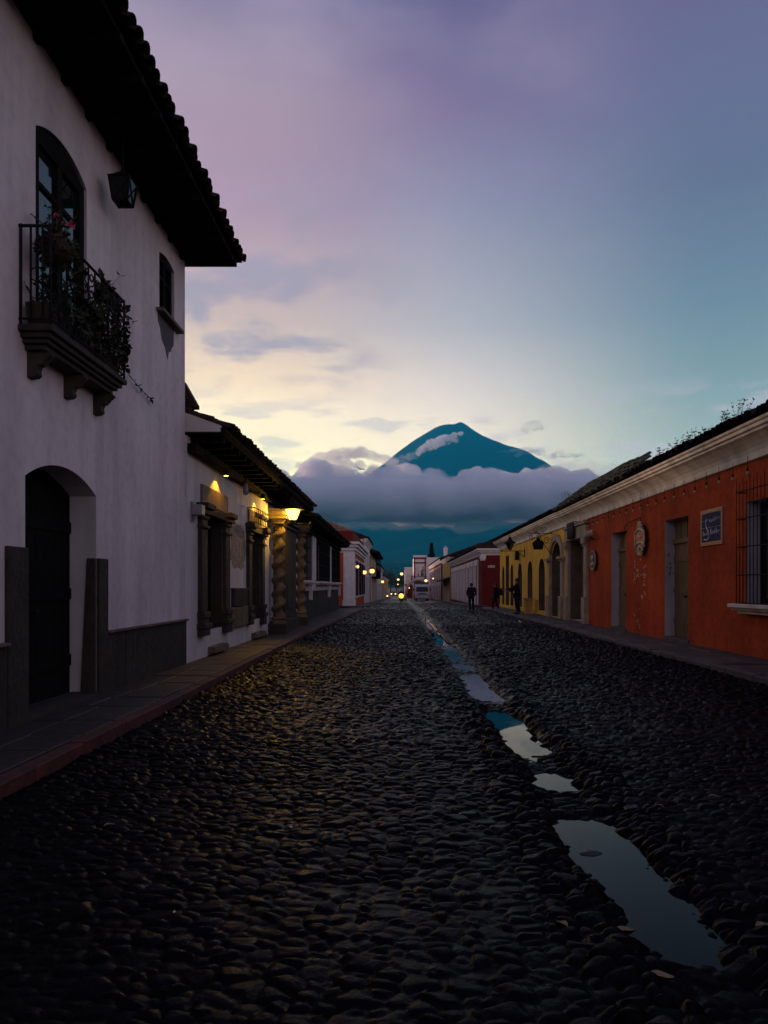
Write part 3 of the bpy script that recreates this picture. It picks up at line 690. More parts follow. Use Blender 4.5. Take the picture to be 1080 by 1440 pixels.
e.box(XC-.2, -3.14, 26.0, 44.3, 3.98, 4.01); e.box(-3.22, -3.12, 26.0, 44.3, 4.012, 4.08); e.build('eaves', M['wood'], hC)
tile_roof(hC, M['tile'], 26.0, 44.35, -3.08, 4.09, -1, 4.5, 20, .2, .4, jit=1.4)

# ------------------------------------------------------------------ far left row
def casing(root, s, X, y0, y1, z0, z1, fw, mat, door=True, dm='wood', proud=.06):
    mb = MB(); xo = X+s*proud; xi = X-s*.02
    mb.box(xo, xi, y0-fw, y0, z0, z1); mb.box(xo, xi, y1, y1+fw, z0, z1); mb.box(xo+s*.03, xi, y0-fw*1.2, y1+fw*1.2, z1+.001, z1+fw*1.1)
    if not door: mb.box(xo+s*.05, xi, y0-fw*1.2, y1+fw*1.2, z0-fw, z0-.001)
    c = mb.build('door_casing' if door else 'window_casing', mat, root)
    MB().box(X-s*.10, X-s*.14, y0-.02, y1+.02, z0, z1).build('leaf', M[dm], c)
def far_house(name, label, s, X, y0, y1, z1, mat, doors, dz=2.6, up=None, corn=True, roofm='tile', roofang=20, trim='paintwhite', overhang=.4, fw=.22):
    t = thing(name, label, 'house', (X, (y0+y1)/2, float(drop(y0))))
    zb = float(drop((y0+y1)/2))+.12
    ops = [(a, b, zb, zb+dz) for a, b in doors]
    if up: ops += [(a, b, up[0], up[1]) for a, b in doors]
    facade(t, M[mat], s, X, y0, y1, -2.2, z1, .4, ops)
    shell(t, M[mat], s, X, 8, y0, y1, -2.2, z1, .4)
    for a, b in doors:
        casing(t, s, X, a, b, zb, zb+dz, fw, M[trim])
        if up: casing(t, s, X, a, b, up[0], up[1], fw, M[trim], False)
    if corn: cornice(t, M[trim], s, X, y0, y1, [(0,z1-.45),(.08,z1-.42),(.08,z1-.3),(.2,z1-.22),(.2,z1-.12),(.34,z1-.05),(.34,z1+.06)])
    tile_roof(t, M[roofm], y0-.1, y1+.1, X+s*overhang, z1+.08, -s, 4.2, roofang, .3, .7)
    return t
# red corner house
hD = thing('corner_house', 'orange red corner house with a thick white corner pilaster and stepped white cornice', 'house', (-3.5, 62, -.2))
zb = float(drop(60))+.12
DW = [(55.6,57.4),(59.6,61.4),(63.2,65.0),(66.8,68.6)]
facade(hD, M['orange'], 1, -3.5, 54, 70, -1, 4.9, .4, [(a,b,.75,3.55) for a,b in DW])
sw = MB().box(-12, -3.904, 54, 54.3, -1, 4.9); sw.build('side_wall', M['orange'], hD)
bx('rear_wall', M['orange'], hD, -12, -3.904, 69.7, 70, -1, 4.9)
for a, b in DW: casing(hD, 1, -3.5, a, b, .78, 3.55, .15, M['paintwhite'], False); bar_grille(hD, 1, -3.36, a, b, .78, 3.5, 8, (1.4,2.2,3.0), 0, .02)
p = MB().box(-4.28, -3.43, 53.92, 54.9, .52, 4.1); p.box(-4.34, -3.38, 53.86, 54.95, -.4, .515); p.build('corner_pilaster', M['paintwhite'], hD, bevel=.03)
c = MB()
for (o, za, z2) in ((.08,4.08,4.24),(.2,4.242,4.42),(.14,4.422,4.5),(.32,4.502,4.66),(.26,4.662,4.72),(.46,4.722,4.9)):
    c.box(-12, -3.5+o, 54-o, 70, za, z2)
c.build('cornice', M['paintwhite'], hD)
bx('parapet', M['darkred'], hD, -11.9, -3.55, 54.05, 70, 4.902, 5.75)
tile_roof(hD, M['browntile'], 54.5, 70, -3.75, 5.72, -1, 1.6, 22, .3, .6)
far_house('pale_house', 'pale two-storey house with layered cornices just past the orange red corner house', 1, -3.5, 70.1, 83, 6.2, 'paintwhite', [(72,73.6),(76,77.6),(80,81.6)], 2.7, (3.2,5.0))
hF = far_house('balcony_house', 'ochre two-storey house with a dark timber balcony on the left row', 1, -3.45, 83.1, 105, 5.4, 'ochre', [(85.5,87),(90,91.5),(95,96.5),(100,101.5)], 2.7, (2.9,4.6), False, overhang=1.0)
b = MB().box(-3.44,-2.75,86,103,2.62,2.74)
for i in range(40): y = 86.1+i*.43; b.box(-2.82,-2.77,y,y+.06,2.74,3.6)
b.box(-2.84,-2.75,86,103,3.6,3.68); 
for y in (86.05,91.5,97,102.9): b.box(-2.86,-2.74,y-.06,y+.06,2.742,5.3)
b.build('balcony', M['wood'], hF)
far_house('white_row_house', 'white house with tall pale door casings beyond the ochre balcony house', 1, -3.35, 105.1, 138, 4.6, 'paintwhite', [(108,110),(115,117),(122,124),(130,132)], 2.6)
far_house('far_row_house', 'last and smallest house at the far end of the left row', 1, -3.3, 138.1, 200, 3.4, 'ochre', [(143,146),(155,158),(168,171)], 2.4)

# unseen house added to block sun coming through the left side street gap
hX = thing('sun_blocking_house', 'unseen low white house added to block the sun along the side street on the left', 'house', (-17, 50, 0))
bx('wall', M['paintwhite'], hX, -22, -13, 38, 62, -1, 5.2); tile_roof(hX, M['tile'], 37.8, 62.2, -12.6, 5.25, -1, 5, 20, .35, .8)
# ================================================================== RIGHT: terracotta house with the long cornice
XR = 7.0
CORN = [(0,3.98),(.07,4.0),(.07,4.05),(.045,4.06),(.05,4.14),(.09,4.22),(.17,4.30),(.27,4.37),(.36,4.41),(.36,4.45),(.42,4.47),(.42,4.53),(.47,4.55),(.47,4.60)]
hR = thing('terracotta_house', 'long terracotta red house with a deep cream cove cornice and a barred window', 'house', (XR, 17, 0))
facade(hR, M['red'], -1, XR, 2, 29.79, -.3, 4.5, .5, [(12.7,14.34,1.16,3.2),(17.24,18.77,.2,3.23),(22.0,23.5,.2,3.25),(26.75,29.2,.16,3.35),(5,6.5,.2,3.2)], M['reveal'])
shell(hR, M['red'], -1, XR, 9, 2, 29.79, -.3, 4.48, .5)
cornice(hR, M['cornice'], -1, XR, 2, 29.79, CORN)
planks(hR, 'door', M['doorwood'], -1, XR+.26, 17.2, 18.8, .2, 3.24, 5, 3, .62); planks(hR, 'door', M['doorwood'], -1, XR+.26, 21.96, 23.54, .2, 3.26, 5, 3, .62)
planks(hR, 'door', M['doorwood'], -1, XR+.45, 26.7, 29.25, .16, 3.36, 8, 3); planks(hR, 'door', M['doorwood'], -1, XR+.26, 4.96, 6.54, .2, 3.22, 5, 3, .62)
for a, b in ((17.2,18.8),(21.96,23.54)): bx('threshold', M['slab2'], hR, XR-.04, XR+.3, a-.03, b+.03, .1, .205, bevel=.01)
frame_window(hR, -1, XR+.27, 12.7, 14.34, 1.16, 3.2, M['wood'], 1, (2.4,), .09)
bar_grille(hR, -1, XR-.2, 12.55, 14.36, 1.14, 3.40, 13, (1.17,1.73,2.29,2.85,3.39), .28, .011, XR)
s_ = MB(); s_.box(XR-.30, XR+.2, 12.45, 14.55, 1.08, 1.158); s_.box(XR-.24, XR+.1, 12.5, 14.5, 1.03, 1.078); s_.box(XR-.16, XR+.1, 12.58, 14.42, .96, 1.028); s_.build('sill', M['cornice'], hR, bevel=.012)
# stone portal
p = MB()
for (a, c) in ((29.22,29.62),(26.34,26.73)):
    p.box(XR-.10, XR+.02, a, c, 1.1, 3.0); p.box(XR-.18, XR+.02, a-.04, c+.04, .1, 1.098); p.box(XR-.14, XR+.02, a-.03, c+.03, 3.002, 3.1); p.box(XR-.2, XR+.02, a-.05, c+.05, 3.102, 3.34)
p.box(XR-.13, XR+.02, 26.3, 29.66, 3.36, 3.84); p.box(XR-.2, XR+.02, 26.2, 29.7, 3.842, 3.93)
p.build('portal', M['palestone'], hR, bevel=.012)
bx('jamb_lining', M['stone'], hR, XR+.01, XR+.44, 29.17, 29.195, .16, 3.34)
def chips(root, X, s, spots, mat):
    mb = MB()
    for (y, z, r) in spots:
        n = random.randint(5,8); P = [(y+r*random.uniform(.35,1)*math.cos(2*math.pi*i/n), z+1.5*r*random.uniform(.35,1)*math.sin(2*math.pi*i/n)) for i in range(n)]
        mb.prism_x(P, X+s*.0035, X-s*.01)
    mb.build('chipped_paint', mat, root)
SP = [(random.gauss(21.0,.18), random.gauss(1.95,.2), random.uniform(.01,.04)) for _ in range(26)]+[(random.gauss(20.3,.07), random.gauss(1.75,.22), random.uniform(.012,.05)) for _ in range(16)]+[(20.55,1.22,.06),(20.5,1.17,.03)]+[(random.gauss(20.9,.1), random.gauss(.55,.2), random.uniform(.01,.035)) for _ in range(9)]
chips(hR, XR, -1, SP, M['tarnish'])
mb = MB()
for _ in range(9):
    z = random.uniform(1.8,2.35); x = XR+random.uniform(.03,.22); mb.box(x, x+random.uniform(.02,.05), 18.762, 18.79, z, z+random.uniform(.02,.07))
mb.build('bare_mark', M['stain'], hR)
for (ya_, yb_, l_) in ((20.6,22.2,.9),(22.22,24.6,1.45),(24.62,29.85,1.85)): tile_roof(hR, M['mosstile'], ya_, yb_, 6.44, 4.63, 1, l_, 36, .2, .36, jit=2.2, caps=False)
tile_roof(hR, M['tile'], 2, 20.58, 6.44, 4.63, 1, 3.2, 22, .2, .36, jit=1.8)
# yellow house
hY = thing('yellow_house', 'ochre yellow house with narrow arched doorways under the same long cornice', 'house', (XR, 40, 0))
AW = [(34.3,35.8),(37.5,38.9),(40.7,42.1),(43.8,44.9)]
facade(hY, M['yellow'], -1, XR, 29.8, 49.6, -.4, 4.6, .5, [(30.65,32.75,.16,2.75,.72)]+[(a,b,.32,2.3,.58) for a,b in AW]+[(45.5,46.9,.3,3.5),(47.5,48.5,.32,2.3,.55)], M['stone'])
shell(hY, M['yellow'], -1, XR, 9, 29.8, 49.6, -.4, 4.58, .5)
cornice(hY, M['cornice'], -1, XR, 29.79, 49.9, [(o, z+.02) for o, z in CORN])
for a, b in AW+[(47.5,48.5)]: planks(hY, 'door', M['wood'], -1, XR+.3, a-.03, b+.03, .32, 2.32, 4, 2, arch=.56)
planks(hY, 'door', M['wood'], -1, XR+.3, 45.46, 46.94, .3, 3.52, 4, 3); planks(hY, 'door', M['wood'], -1, XR+.4, 30.6, 32.8, .16, 2.76, 8, 3, arch=.7)
p = MB()
for (a, c) in ((32.78,33.2),(30.2,30.62)):
    p.box(XR-.10, XR+.02, a, c, 1.1, 2.6); p.box(XR-.18, XR+.02, a-.05, c+.05, .1, 1.098); p.box(XR-.15, XR+.02, a-.04, c+.04, 2.602, 2.68); p.box(XR-.24, XR+.02, a-.1, c+.1, 2.682, 2.8)
cy, w, h = 31.7, 1.05, .72; n = 18
for i in range(n):
    q0, q1 = math.pi*i/n, math.pi*(i+1)/n
    A = [(cy+(w+o)*math.cos(q), 2.805+(h+o)*math.sin(q)) for o in (.02,.34) for q in (q0,q1)]
    p.prism_x([A[0],A[1],A[3],A[2]], XR-.09, XR+.01)
p.build('portal', M['palestone'], hY, bevel=.008)
bx('plinth', M['yellow'], hY, XR-.05, XR+.02, 33.3, 49.6, .05, .30, bevel=.01)
tile_roof(hY, M['tile'], 29.9, 49.9, 6.44, 4.66, 1, 3.6, 24, .2, .4, jit=1.6)

# dark red house beyond the crossing
hS = thing('dark_red_house', 'dark red house beyond the crossing with a row of tall white door casings', 'house', (6.6, 73, -.3))
zb = float(drop(62))+.12
DD = [(60.0+3.45*i, 61.5+3.45*i) for i in range(9)]
facade(hS, M['darkred'], -1, 6.6, 57, 91, -1.5, 4.15, .4, [(a,b,zb,3.3) for a,b in DD])
bx('side_wall', M['darkred'], hS, 7.004, 17, 57, 57.3, -1.5, 4.15); bx('rear_wall', M['darkred'], hS, 7.004, 17, 90.7, 91, -1.5, 4.15)
for a, b in DD: casing(hS, -1, 6.6, a, b, zb, 3.3, .42, M['paintwhite'], dm='paintwhite', proud=.10)
c = MB()
for (o, za, z2) in ((.06,4.02,4.16),(.16,4.162,4.28),(.3,4.282,4.42),(.42,4.422,4.55)):
    c.box(6.6-o, 17, 57-o, 91, za, z2)
c.build('cornice', M['paintwhite'], hS)
p = MB().box(6.45, 6.9, 56.85, 57.4, 3.72, 4.018); p.box(6.5, 6.85, 56.9, 57.35, 3.6, 3.718); p.build('capital', M['paintwhite'], hS)
tile_roof(hS, M['tile'], 57.0, 91, 6.1, 4.56, 1, 4.4, 24, .3, .7)
c_ = far_house('cream_house', 'cream house with a dark tiled canopy beyond the dark red house', -1, 6.45, 91.1, 107, 5.3, 'ochre', [(94,95.5),(99,100.5),(103,104.5)], 2.6)
mb = MB(); mb.prism_y([(6.46,2.5),(5.3,2.15),(5.3,2.25),(6.46,2.75)], 91.3, 106); c1_ = mb.build('canopy', M['tile'], c_)
hQ = far_house('column_house', 'red two-storey house with white columns and a white chimney on the right row', -1, 6.35, 107.1, 150, 5.6, 'darkred', [(110+5*i,111.6+5*i) for i in range(8)], 2.5, (2.4,4.4), True, fw=.35)
ch = MB().box(7.1,7.65,113.5,114.1,6.0,7.5); ch.box(7.0,7.75,113.4,114.2,7.502,7.65); ch.box(7.2,7.3,113.6,113.75,7.652,8.0); ch.box(7.45,7.55,113.8,113.95,7.652,7.95); ch.build('chimney', M['paintwhite'], hQ)
# gabled fronts that face up the street where it bends
def front(name, label, x0, x1, y, zb, zt, mat, red=None):
    t = thing(name, label, 'house', ((x0+x1)/2, y, zb)); w = x1-x0
    bx('wall', M[mat], t, x0, x1+6, y, y+14, zb-1, zt)
    q = MB()
    for x in (x0, x1-.28): q.box(x, x+.28, y-.12, y-.001, zb, zt)
    for z in (zt-.35, zt-1.4, zb+(zt-zb)*.45): q.box(x0-.1, x1+.1, y-.2, y-.13, z, z+.3)
    q.build('trim', M[red or 'paintwhite'], t)
    q = MB()
    for k in range(2):
        x = x0+w*(.3+.4*k); q.box(x-.35, x+.35, y-.06, y-.002, zb+(zt-zb)*.55, zb+(zt-zb)*.78)
    q.build('window', M['glass'], t)
    q = MB(); q.box(x0-.2,x1+.2,y-1.2,y-.25,zb+(zt-zb)*.42,zb+(zt-zb)*.44); 
    for k in range(7): q.box(x0+w*k/6-.02,x0+w*k/6+.02,y-1.2,y-1.15,zb+(zt-zb)*.44,zb+(zt-zb)*.54)
    q.box(x0-.2,x1+.2,y-1.21,y-1.14,zb+(zt-zb)*.54,zb+(zt-zb)*.55); q.build('balcony', M['iron'], t)
    bx('parapet', M['paintwhite'], t, x0-.15, x1+.15, y-.25, y+.3, zt+.002, zt+.5)
    q = MB().box(x0+w*.35,x0+w*.65,y-.08,y-.003,zb+.1,zb+2.4); q.build('door', M['wood'], t)
    bx('base_band', M['darkred'], t, x0-.02, x1+.02, y-.115, y-.085, zb-.5, zb+(zt-zb)*.41)
front('red_framed_house', 'tall pale house front with red corner bands facing up the street', 3.3, 6.1, 165, -1.5, 8.3, 'paintwhite', 'darkred')
front('small_white_house', 'small white house front at the far street end beside the arch', 1.5, 4.4, 205, -1.5, 6.6, 'paintwhite')
ar = MB(); P = []
for i in range(25):
    q = math.pi*i/24; P.append((3.3-2.25*math.cos(q), 128, -1.0+3.75*math.sin(q)**.75))
ar.tube(P, .27, 10); a_ = ar.build('street_arch', pmat('faded pink arch', (.66,.42,.36), .6, .15, 2), smooth=True)
tag(a_, 'pale pink tubular arch standing over the street behind the truck', 'arch')
# ------------------------------------------------------------------ street lanterns on arms
def street_lantern(label, loc, rz, arm, lx, glow, k=1.0, group=None, watts=0):
    t = thing('street_lantern', label, 'street lantern', loc, group, rz)
    a = MB(); a.tube([(0,0,0),(arm,0,0)], .022, 6); a.box(0,.03,-.06,.06,-.35,.12); a.ball((arm,0,0), .05, 8); a.tube([(arm,0,-.06),(arm,0,.07)], .02, 6)
    a.tube([(.02,0,-.32),(.2,0,-.22),(.42,0,-.03)], .014, 5)
    pts = scroll((.30,0,-.14),.12,1.2,'y',0,24); a.tube(pts, .011, 5); a.build('arm', M['iron'], t, smooth=True)
    s = MB(); s.tube([(lx,0,.0),(lx,0,.09)], .03, 8); s.lathe([(.04,.06),(.13*k,.09),(.13*k,.11)], (lx,0,0), 12)
    for i in range(6):
        q = math.pi*i/3+.5; s.tube([(lx+.125*k*math.cos(q),.125*k*math.sin(q),.11),(lx+.262*k*math.cos(q),.262*k*math.sin(q),.11+.34*k)], .011, 4)
    s.build('frame', M['iron'], t)
    g = MB(); g.lathe([(.115*k,.115),(.25*k,.112+.335*k)], (lx,0,0), 6, .5); g.build('glass', glow, t)
    r = MB(); z = .11+.34*k
    r.lathe([(.36*k,z-.01),(.37*k,z+.02),(.2*k,z+.12*k),(.10*k,z+.24*k),(.09*k,z+.30*k),(.12*k,z+.31*k),(.03*k,z+.36*k),(.02,z+.48*k)], (lx,0,0), 14); r.ball((lx,0,z+.42*k), .04*k, 8)
    r.build('roof', M['iron'], t, smooth=False)
    if watts:
        l = bpy.data.lights.new('lantern_light', 'POINT'); l.energy = watts; l.color = (1,.52,.05); l.shadow_soft_size = .06
        lo = bpy.data.objects.new('lantern_light', l); COL.objects.link(lo); lo.parent = t; lo.location = (lx, 0, .30)
    return t
street_lantern('lit yellow street lantern on an iron arm under the portal house eave', (XP, 20.5, 3.31), 1e-6, 1.25, .74, M['lanternglow'], .9, watts=280)
street_lantern('unlit black street lantern on an iron arm from the yellow house', (XR, 39.8, 3.50), math.pi, 1.3, .83, M['glass'], .95)
def globe_lamp(label, px, py, Y, r=.17, group=None, pole=False, mat='farglow', wall=None):
    X = (px-CX)/F*Y; Z = EYE+(CY-py)/F*Y
    t = thing('street_lamp', label, 'street lamp', (X, Y, Z), group)
    MB().ball((X,Y,Z), r, 10, (1,1,.95)).build('globe', M[mat], t, smooth=True)
    c = MB().lathe([(r*1.5,r*.75),(r*.5,r*1.2),(.03,r*1.6)], (X,Y,Z), 10); c.build('cap', M['iron'], t)
    a = MB()
    if pole: a.tube([(X,Y,float(drop(Y))-.1),(X,Y,Z-r*.9)], .05, 6)
    else:
        w = wall; a.tube([(X,Y,Z-r),(X,Y,Z-r-.12),(w,Y,Z-r-.12)], .03, 6); a.tube([(X+(w-X)*.4,Y,Z-r-.12),(w,Y,Z-r-.55)], .02, 5)
    a.build('pole' if pole else 'arm', M['iron'], t)
globe_lamp('small lit globe lamp on the front of the orange red corner house', 502.6, 796.8, 56.0, .14, wall=-3.5)
globe_lamp('lit globe lamp, lower one of the close pair on the left row', 512.6, 804.8, 66, .20, wall=-3.5)
globe_lamp('brightest lit globe lamp, right of the close pair on the left row', 523.3, 803, 78, .28, wall=-3.5)
globe_lamp('lit globe lamp far down the left row above the headlights', 538, 818, 120, .25, wall=-3.35)
globe_lamp('highest lit pole lamp near the middle of the far street', 564.8, 807, 190, .42, pole=True)
globe_lamp('lit pole lamp just below the highest one at the street end', 560, 815, 215, .36, pole=True)
globe_lamp('faint lowest pole lamp under the other two at the street end', 559.7, 821.7, 240, .26, pole=True)
globe_lamp('lit globe lamp on the red column house just above the truck', 599, 816.5, 112, .24, wall=6.35)
globe_lamp('small lit globe lamp right of the truck on the right row', 609, 813.5, 108.5, .13, wall=6.35)
globe_lamp('tiny lit lamp on a pole beneath the pink street arch', 575, 826.6, 150, .2, pole=True)
# hidden spot under the eave that lights the first door panel
def eave_spot(label, loc, target, energy, size):
    t = thing('spot_lamp', label, 'spot lamp', loc); x, y, z = loc
    MB().lathe([(.05,.0),(.055,.12),(.03,.14)], (x,y,z), 12).build('can', M['iron'], t); MB().lathe([(.044,.001),(.04,.004)], (x,y,z-.004), 12).build('lens', M['lampglow'], t)
    l = bpy.data.lights.new('spot_light', 'SPOT'); l.energy = energy; l.spot_size = R(size); l.spot_blend = .25; l.color = (1,.40,.015); l.shadow_soft_size = .02
    o = bpy.data.objects.new('spot_light', l); COL.objects.link(o); o.parent = t; o.location = (0,0,-.02)
    o.rotation_euler = (Vector(target)-Vector(loc)).to_track_quat('-Z','Y').to_euler()
eave_spot('small orange spot lamp under the eave above the first stone portal', (-3.60, 14.75, 3.80), (-3.74, 14.75, 3.0), 30, 120)
eave_spot('small orange spot lamp under the eave above the iron guard', (-3.60, 18.7, 3.80), (-3.76, 18.7, 3.0), 26, 120)
pf = thing('pendant_lamp', 'little unlit pendant fixture hanging under the eave between the portals', 'pendant lamp', (-3.66,16.9,3.9))
q = MB().tube([(-3.66,16.9,4.23),(-3.66,16.9,3.95)], .008, 5); q.build('cord', M['iron'], pf); MB().lathe([(.05,.0),(.07,.08),(.05,.26),(.02,.28)], (-3.66,16.9,3.68), 10).build('shade', M['metalgrey'], pf)
wl = thing('wall_light', 'square grey box wall light beside the first stone portal', 'wall light', (XP,13.1,2.85))
q = MB().box(XP+.001,XP+.03,12.98,13.14,2.70,3.06); q.box(XP+.031,XP+.07,13.03,13.09,2.74,2.8); q.build('plate', M['metalgrey'], wl); q = MB().box(XP+.032,XP+.22,12.95,13.17,2.81,3.0); q.build('lamp_head', M['metalgrey'], wl, bevel=.01)

# ------------------------------------------------------------------ signs and hangings on the right
sg = thing('tile_sign', 'blue glazed tile sign with white script lettering and an ochre border', 'sign', (XR,15.93,2.83))
Y0, Y1, Z0, Z1 = 15.38, 16.47, 2.43, 3.24; xs_ = XR
q = MB().box(xs_-.018, xs_-.001, Y0, Y1, Z0, Z1); q.build('backing', M['grout'], sg)
q = MB(); fw = .075
for i in range(10):
    a, b = Y0+(Y1-Y0)*i/10+.004, Y0+(Y1-Y0)*(i+1)/10-.004
    for z in (Z0, Z1-fw): q.box(xs_-.032, xs_-.019, a, b, z+.003, z+fw*.45); q.box(xs_-.036, xs_-.019, a, b, z+fw*.55, z+fw)
for i in range(6):
    a, b = Z0+fw+(Z1-Z0-2*fw)*i/6+.003, Z0+fw+(Z1-Z0-2*fw)*(i+1)/6-.003
    for y in (Y0, Y1-.05): q.box(xs_-.03, xs_-.019, y, y+.05, a, b)
q.build('border', M['tileframe'], sg)
q = MB(); ia, ib, ja, jb = Y0+.055, Y1-.055, Z0+fw+.005, Z1-fw-.005
for i in range(6):
    for k in range(4): q.box(xs_-.026, xs_-.019, ia+(ib-ia)*i/6+.006, ia+(ib-ia)*(i+1)/6-.006, ja+(jb-ja)*k/4+.006, ja+(jb-ja)*(k+1)/4-.006)
q.build('tile', M['bluetile'], sg)
def U(u, v): return (xs_-.03, ib-(ib-ia)*u, ja+(jb-ja)*v)     # u runs left to right as read from the street
q = MB()
q.tube([U(*p) for p in ((.33,.80),(.27,.78),(.22,.70),(.22,.60),(.27,.50),(.34,.40),(.39,.28),(.385,.16),(.33,.09),(.24,.075),(.16,.10))], [.006]+[.011]*4+[.014]*3+[.012]*2+[.02], 5)
def script(u0, v0, w, h, n, rise=.05):
    P = []
    for i in range(n*6+1):
        t = i/(n*6); P.append(U(u0+w*t+.02*math.sin(2*math.pi*t*n+1.2), v0+rise*t+h*(.5+.5*math.sin(2*math.pi*t*n))*(1.0 if int(t*n)%3 else 1.5)))
    q.tube(P, .007, 4)
script(.40,.66,.36,.10,4); script(.76,.74,.18,.05,2,.03); script(.06,.24,.27,.11,3,.01); script(.46,.26,.46,.12,6,.03)
for (u, v0, v1) in ((.10,.23,.38),(.50,.26,.45),(.78,.27,.47)): q.tube([U(u,v0),U(u+.01,v1)], .008, 4)
q.build('lettering', M['glazewhite'], sg)

def oval(mb, x0, x1, yc, zc, a, b, n=28, hole=0):
    if not hole: return mb.prism_x([(yc+a*math.cos(2*math.pi*i/n), zc+b*math.sin(2*math.pi*i/n)) for i in range(n)], x0, x1)
    for i in range(n):
        q0, q1 = 2*math.pi*i/n, 2*math.pi*(i+1)/n
        mb.prism_x([(yc+a*math.cos(q0),zc+b*math.sin(q0)),(yc+a*math.cos(q1),zc+b*math.sin(q1)),(yc+a*hole*math.cos(q1),zc+b*hole*math.sin(q1)),(yc+a*hole*math.cos(q0),zc+b*hole*math.sin(q0))], x0, x1)
hs = thing('hanging_sign', 'carved oval sign with red centre and cream scrolls hanging by its bracket', 'sign', (XR,20.4,2.9)); yc, zc = 20.35, 2.86
q = MB(); oval(q, XR-.12, XR-.06, yc, zc, .40, .44); q.build('board', M['vehicledark'], hs)
q = MB(); oval(q, XR-.13, XR-.119, yc, zc+.03, .35, .25); q.build('red_panel', M['signred'], hs)
q = MB()
q.tube([(XR-.135,yc+.36*math.cos(t),zc+.16+.12*math.sin(t)) for t in [math.pi*i/12 for i in range(13)]], .03, 6)
q.tube([(XR-.135,yc+.38*math.cos(t),zc-.24+.15*math.sin(t)) for t in [math.pi*i/12 for i in range(13)]], .03, 6)
q.tube([(XR-.135,yc+.26*math.cos(t),zc-.34+.12*math.sin(t)) for t in [math.pi*i/12 for i in range(13)]], .026, 6)
for sgn in (-1,1):
    q.tube(scroll((XR-.135,yc+sgn*.14,zc-.36),.12,1.2,'x',0,22,sgn), .022, 6); q.tube(scroll((XR-.135,yc+sgn*.13,zc+.36),.12,1.2,'x',1.5,22,sgn), .022, 6)
    q.tube([(XR-.135,yc+sgn*.37,zc+.18),(XR-.135,yc+sgn*.39,zc),(XR-.135,yc+sgn*.37,zc-.2)], .022, 6)
q.ball((XR-.135,yc,zc+.47), .05, 8); q.ball((XR-.135,yc,zc-.44), .05, 8); q.tube([(XR-.135,yc-.1,zc+.05),(XR-.135,yc+.12,zc+.1)], .03, 6)
q.build('carving', M['cream'], hs, smooth=True)
q = MB(); q.tube([(XR-.10,yc,zc+.44),(XR-.10,yc,zc+.62),(XR-.10,21.5,zc+.57),(XR-.10,21.85,zc+.45),(XR-.0,21.9,zc+.30)], .014, 6); q.tube([(XR-.05,yc,zc+.62),(XR-.05,yc,zc+1.15)], .006, 5); q.build('bracket', M['iron'], hs)
rp = thing('round_plaque', 'round dark plaque with a pale carved figure beside the stone portal', 'plaque', (XR,25.45,2.5)); yc, zc = 25.45, 2.44
q = MB(); oval(q, XR-.08, XR-.002, yc, zc, .40, .36); q.build('disc', M['vehicledark'], rp)
q = MB(); oval(q, XR-.11, XR-.081, yc, zc, .40, .36, hole=.82); q.build('rim', M['palestone'], rp)
q = MB(); q.ball((XR-.10,yc+.03,zc+.10), .11, 10, (.4,1,1)); q.ball((XR-.10,yc+.02,zc-.14), .13, 10, (.4,1.2,.6)); q.build('relief', M['cream'], rp, smooth=True)
sw = thing('wall_sconce', 'three pale glass shades on an iron sconce right of the stone portal', 'sconce', (XR,25.4,3.5))
for k in range(3):
    y = 25.15+.33*k; MB().lathe([(.03,0),(.06,.05),(.07,.16),(.045,.24)], (XR-.2,y,3.28), 10).build('shade', M['bulbglass'], sw, smooth=True)
q = MB(); q.tube([(XR-.2,25.15,3.26),(XR-.2,25.81,3.26)], .018, 6); q.tube([(XR,25.48,3.2),(XR-.2,25.48,3.26)], .02, 6)
for k in range(3): q.tube(scroll((XR-.2,25.15+.33*k,3.16),.08,1.2,'x',1.5,18), .012, 5)
q.build('arm', M['iron'], sw)
bn = thing('banner', 'dark purple cloth banner hanging over the stone portal', 'banner', (XR-.2,28.2,3.95))
q = MB(); n = 14
for i in range(n+1):
    y = 27.7+1.0*i/n; x = XR-.24+.035*math.sin(i*1.3)
    q.v += [(x,y,4.02),(x+.02*math.sin(i),y,3.4+.03*math.sin(i*2.1))]
q.f = [(2*i,2*i+2,2*i+3,2*i+1) for i in range(n)]
q.build('cloth', M['purple'], bn, smooth=True).modifiers.new('thick','SOLIDIFY').thickness = .012
MB().tube([(XR-.0,27.62,4.03),(XR-.24,27.62,4.03),(XR-.24,28.78,4.03),(XR-.0,28.78,4.03)], .014, 6).build('rod', M['iron'], bn)
isg = thing('iron_sign', 'ornate black wrought iron sign bracket over the arched yellow house door', 'sign', (XR,32.4,3.6))
q = MB(); yb_ = 32.6
q.tube([(XR,yb_,3.95),(XR-1.05,yb_,3.95)], .02, 6); q.tube([(XR,yb_,2.95),(XR-.3,yb_,3.3),(XR-.6,yb_,3.9)], .016, 6)
for (x, z, r, f_) in ((6.6,4.1,.16,1),(6.25,4.08,.12,-1),(6.75,3.6,.18,1),(6.05,3.78,.13,-1),(6.4,3.78,.14,1)): q.tube(scroll((x,yb_,z),r,1.4,'y',0,26,f_), .014, 5)
q.build('bracket', M['iron'], isg, smooth=True)
q = MB(); q.ball((6.35,yb_,3.42), .17, 10, (1,.5,1.2)); q.ball((6.35,yb_,3.66), .10, 8); q.prism_y([(6.15,3.2),(6.55,3.2),(6.62,3.5),(6.5,3.62),(6.2,3.62),(6.08,3.5)], yb_-.04, yb_+.04); q.tube([(6.35,yb_,3.7),(6.35,yb_,3.95)], .012, 5)
q.build('cut_out', M['iron'], isg, smooth=False)
sn = thing('street_name_plate', 'small white street name plate high on the dark red side wall', 'street sign', (7.35,57,3.15))
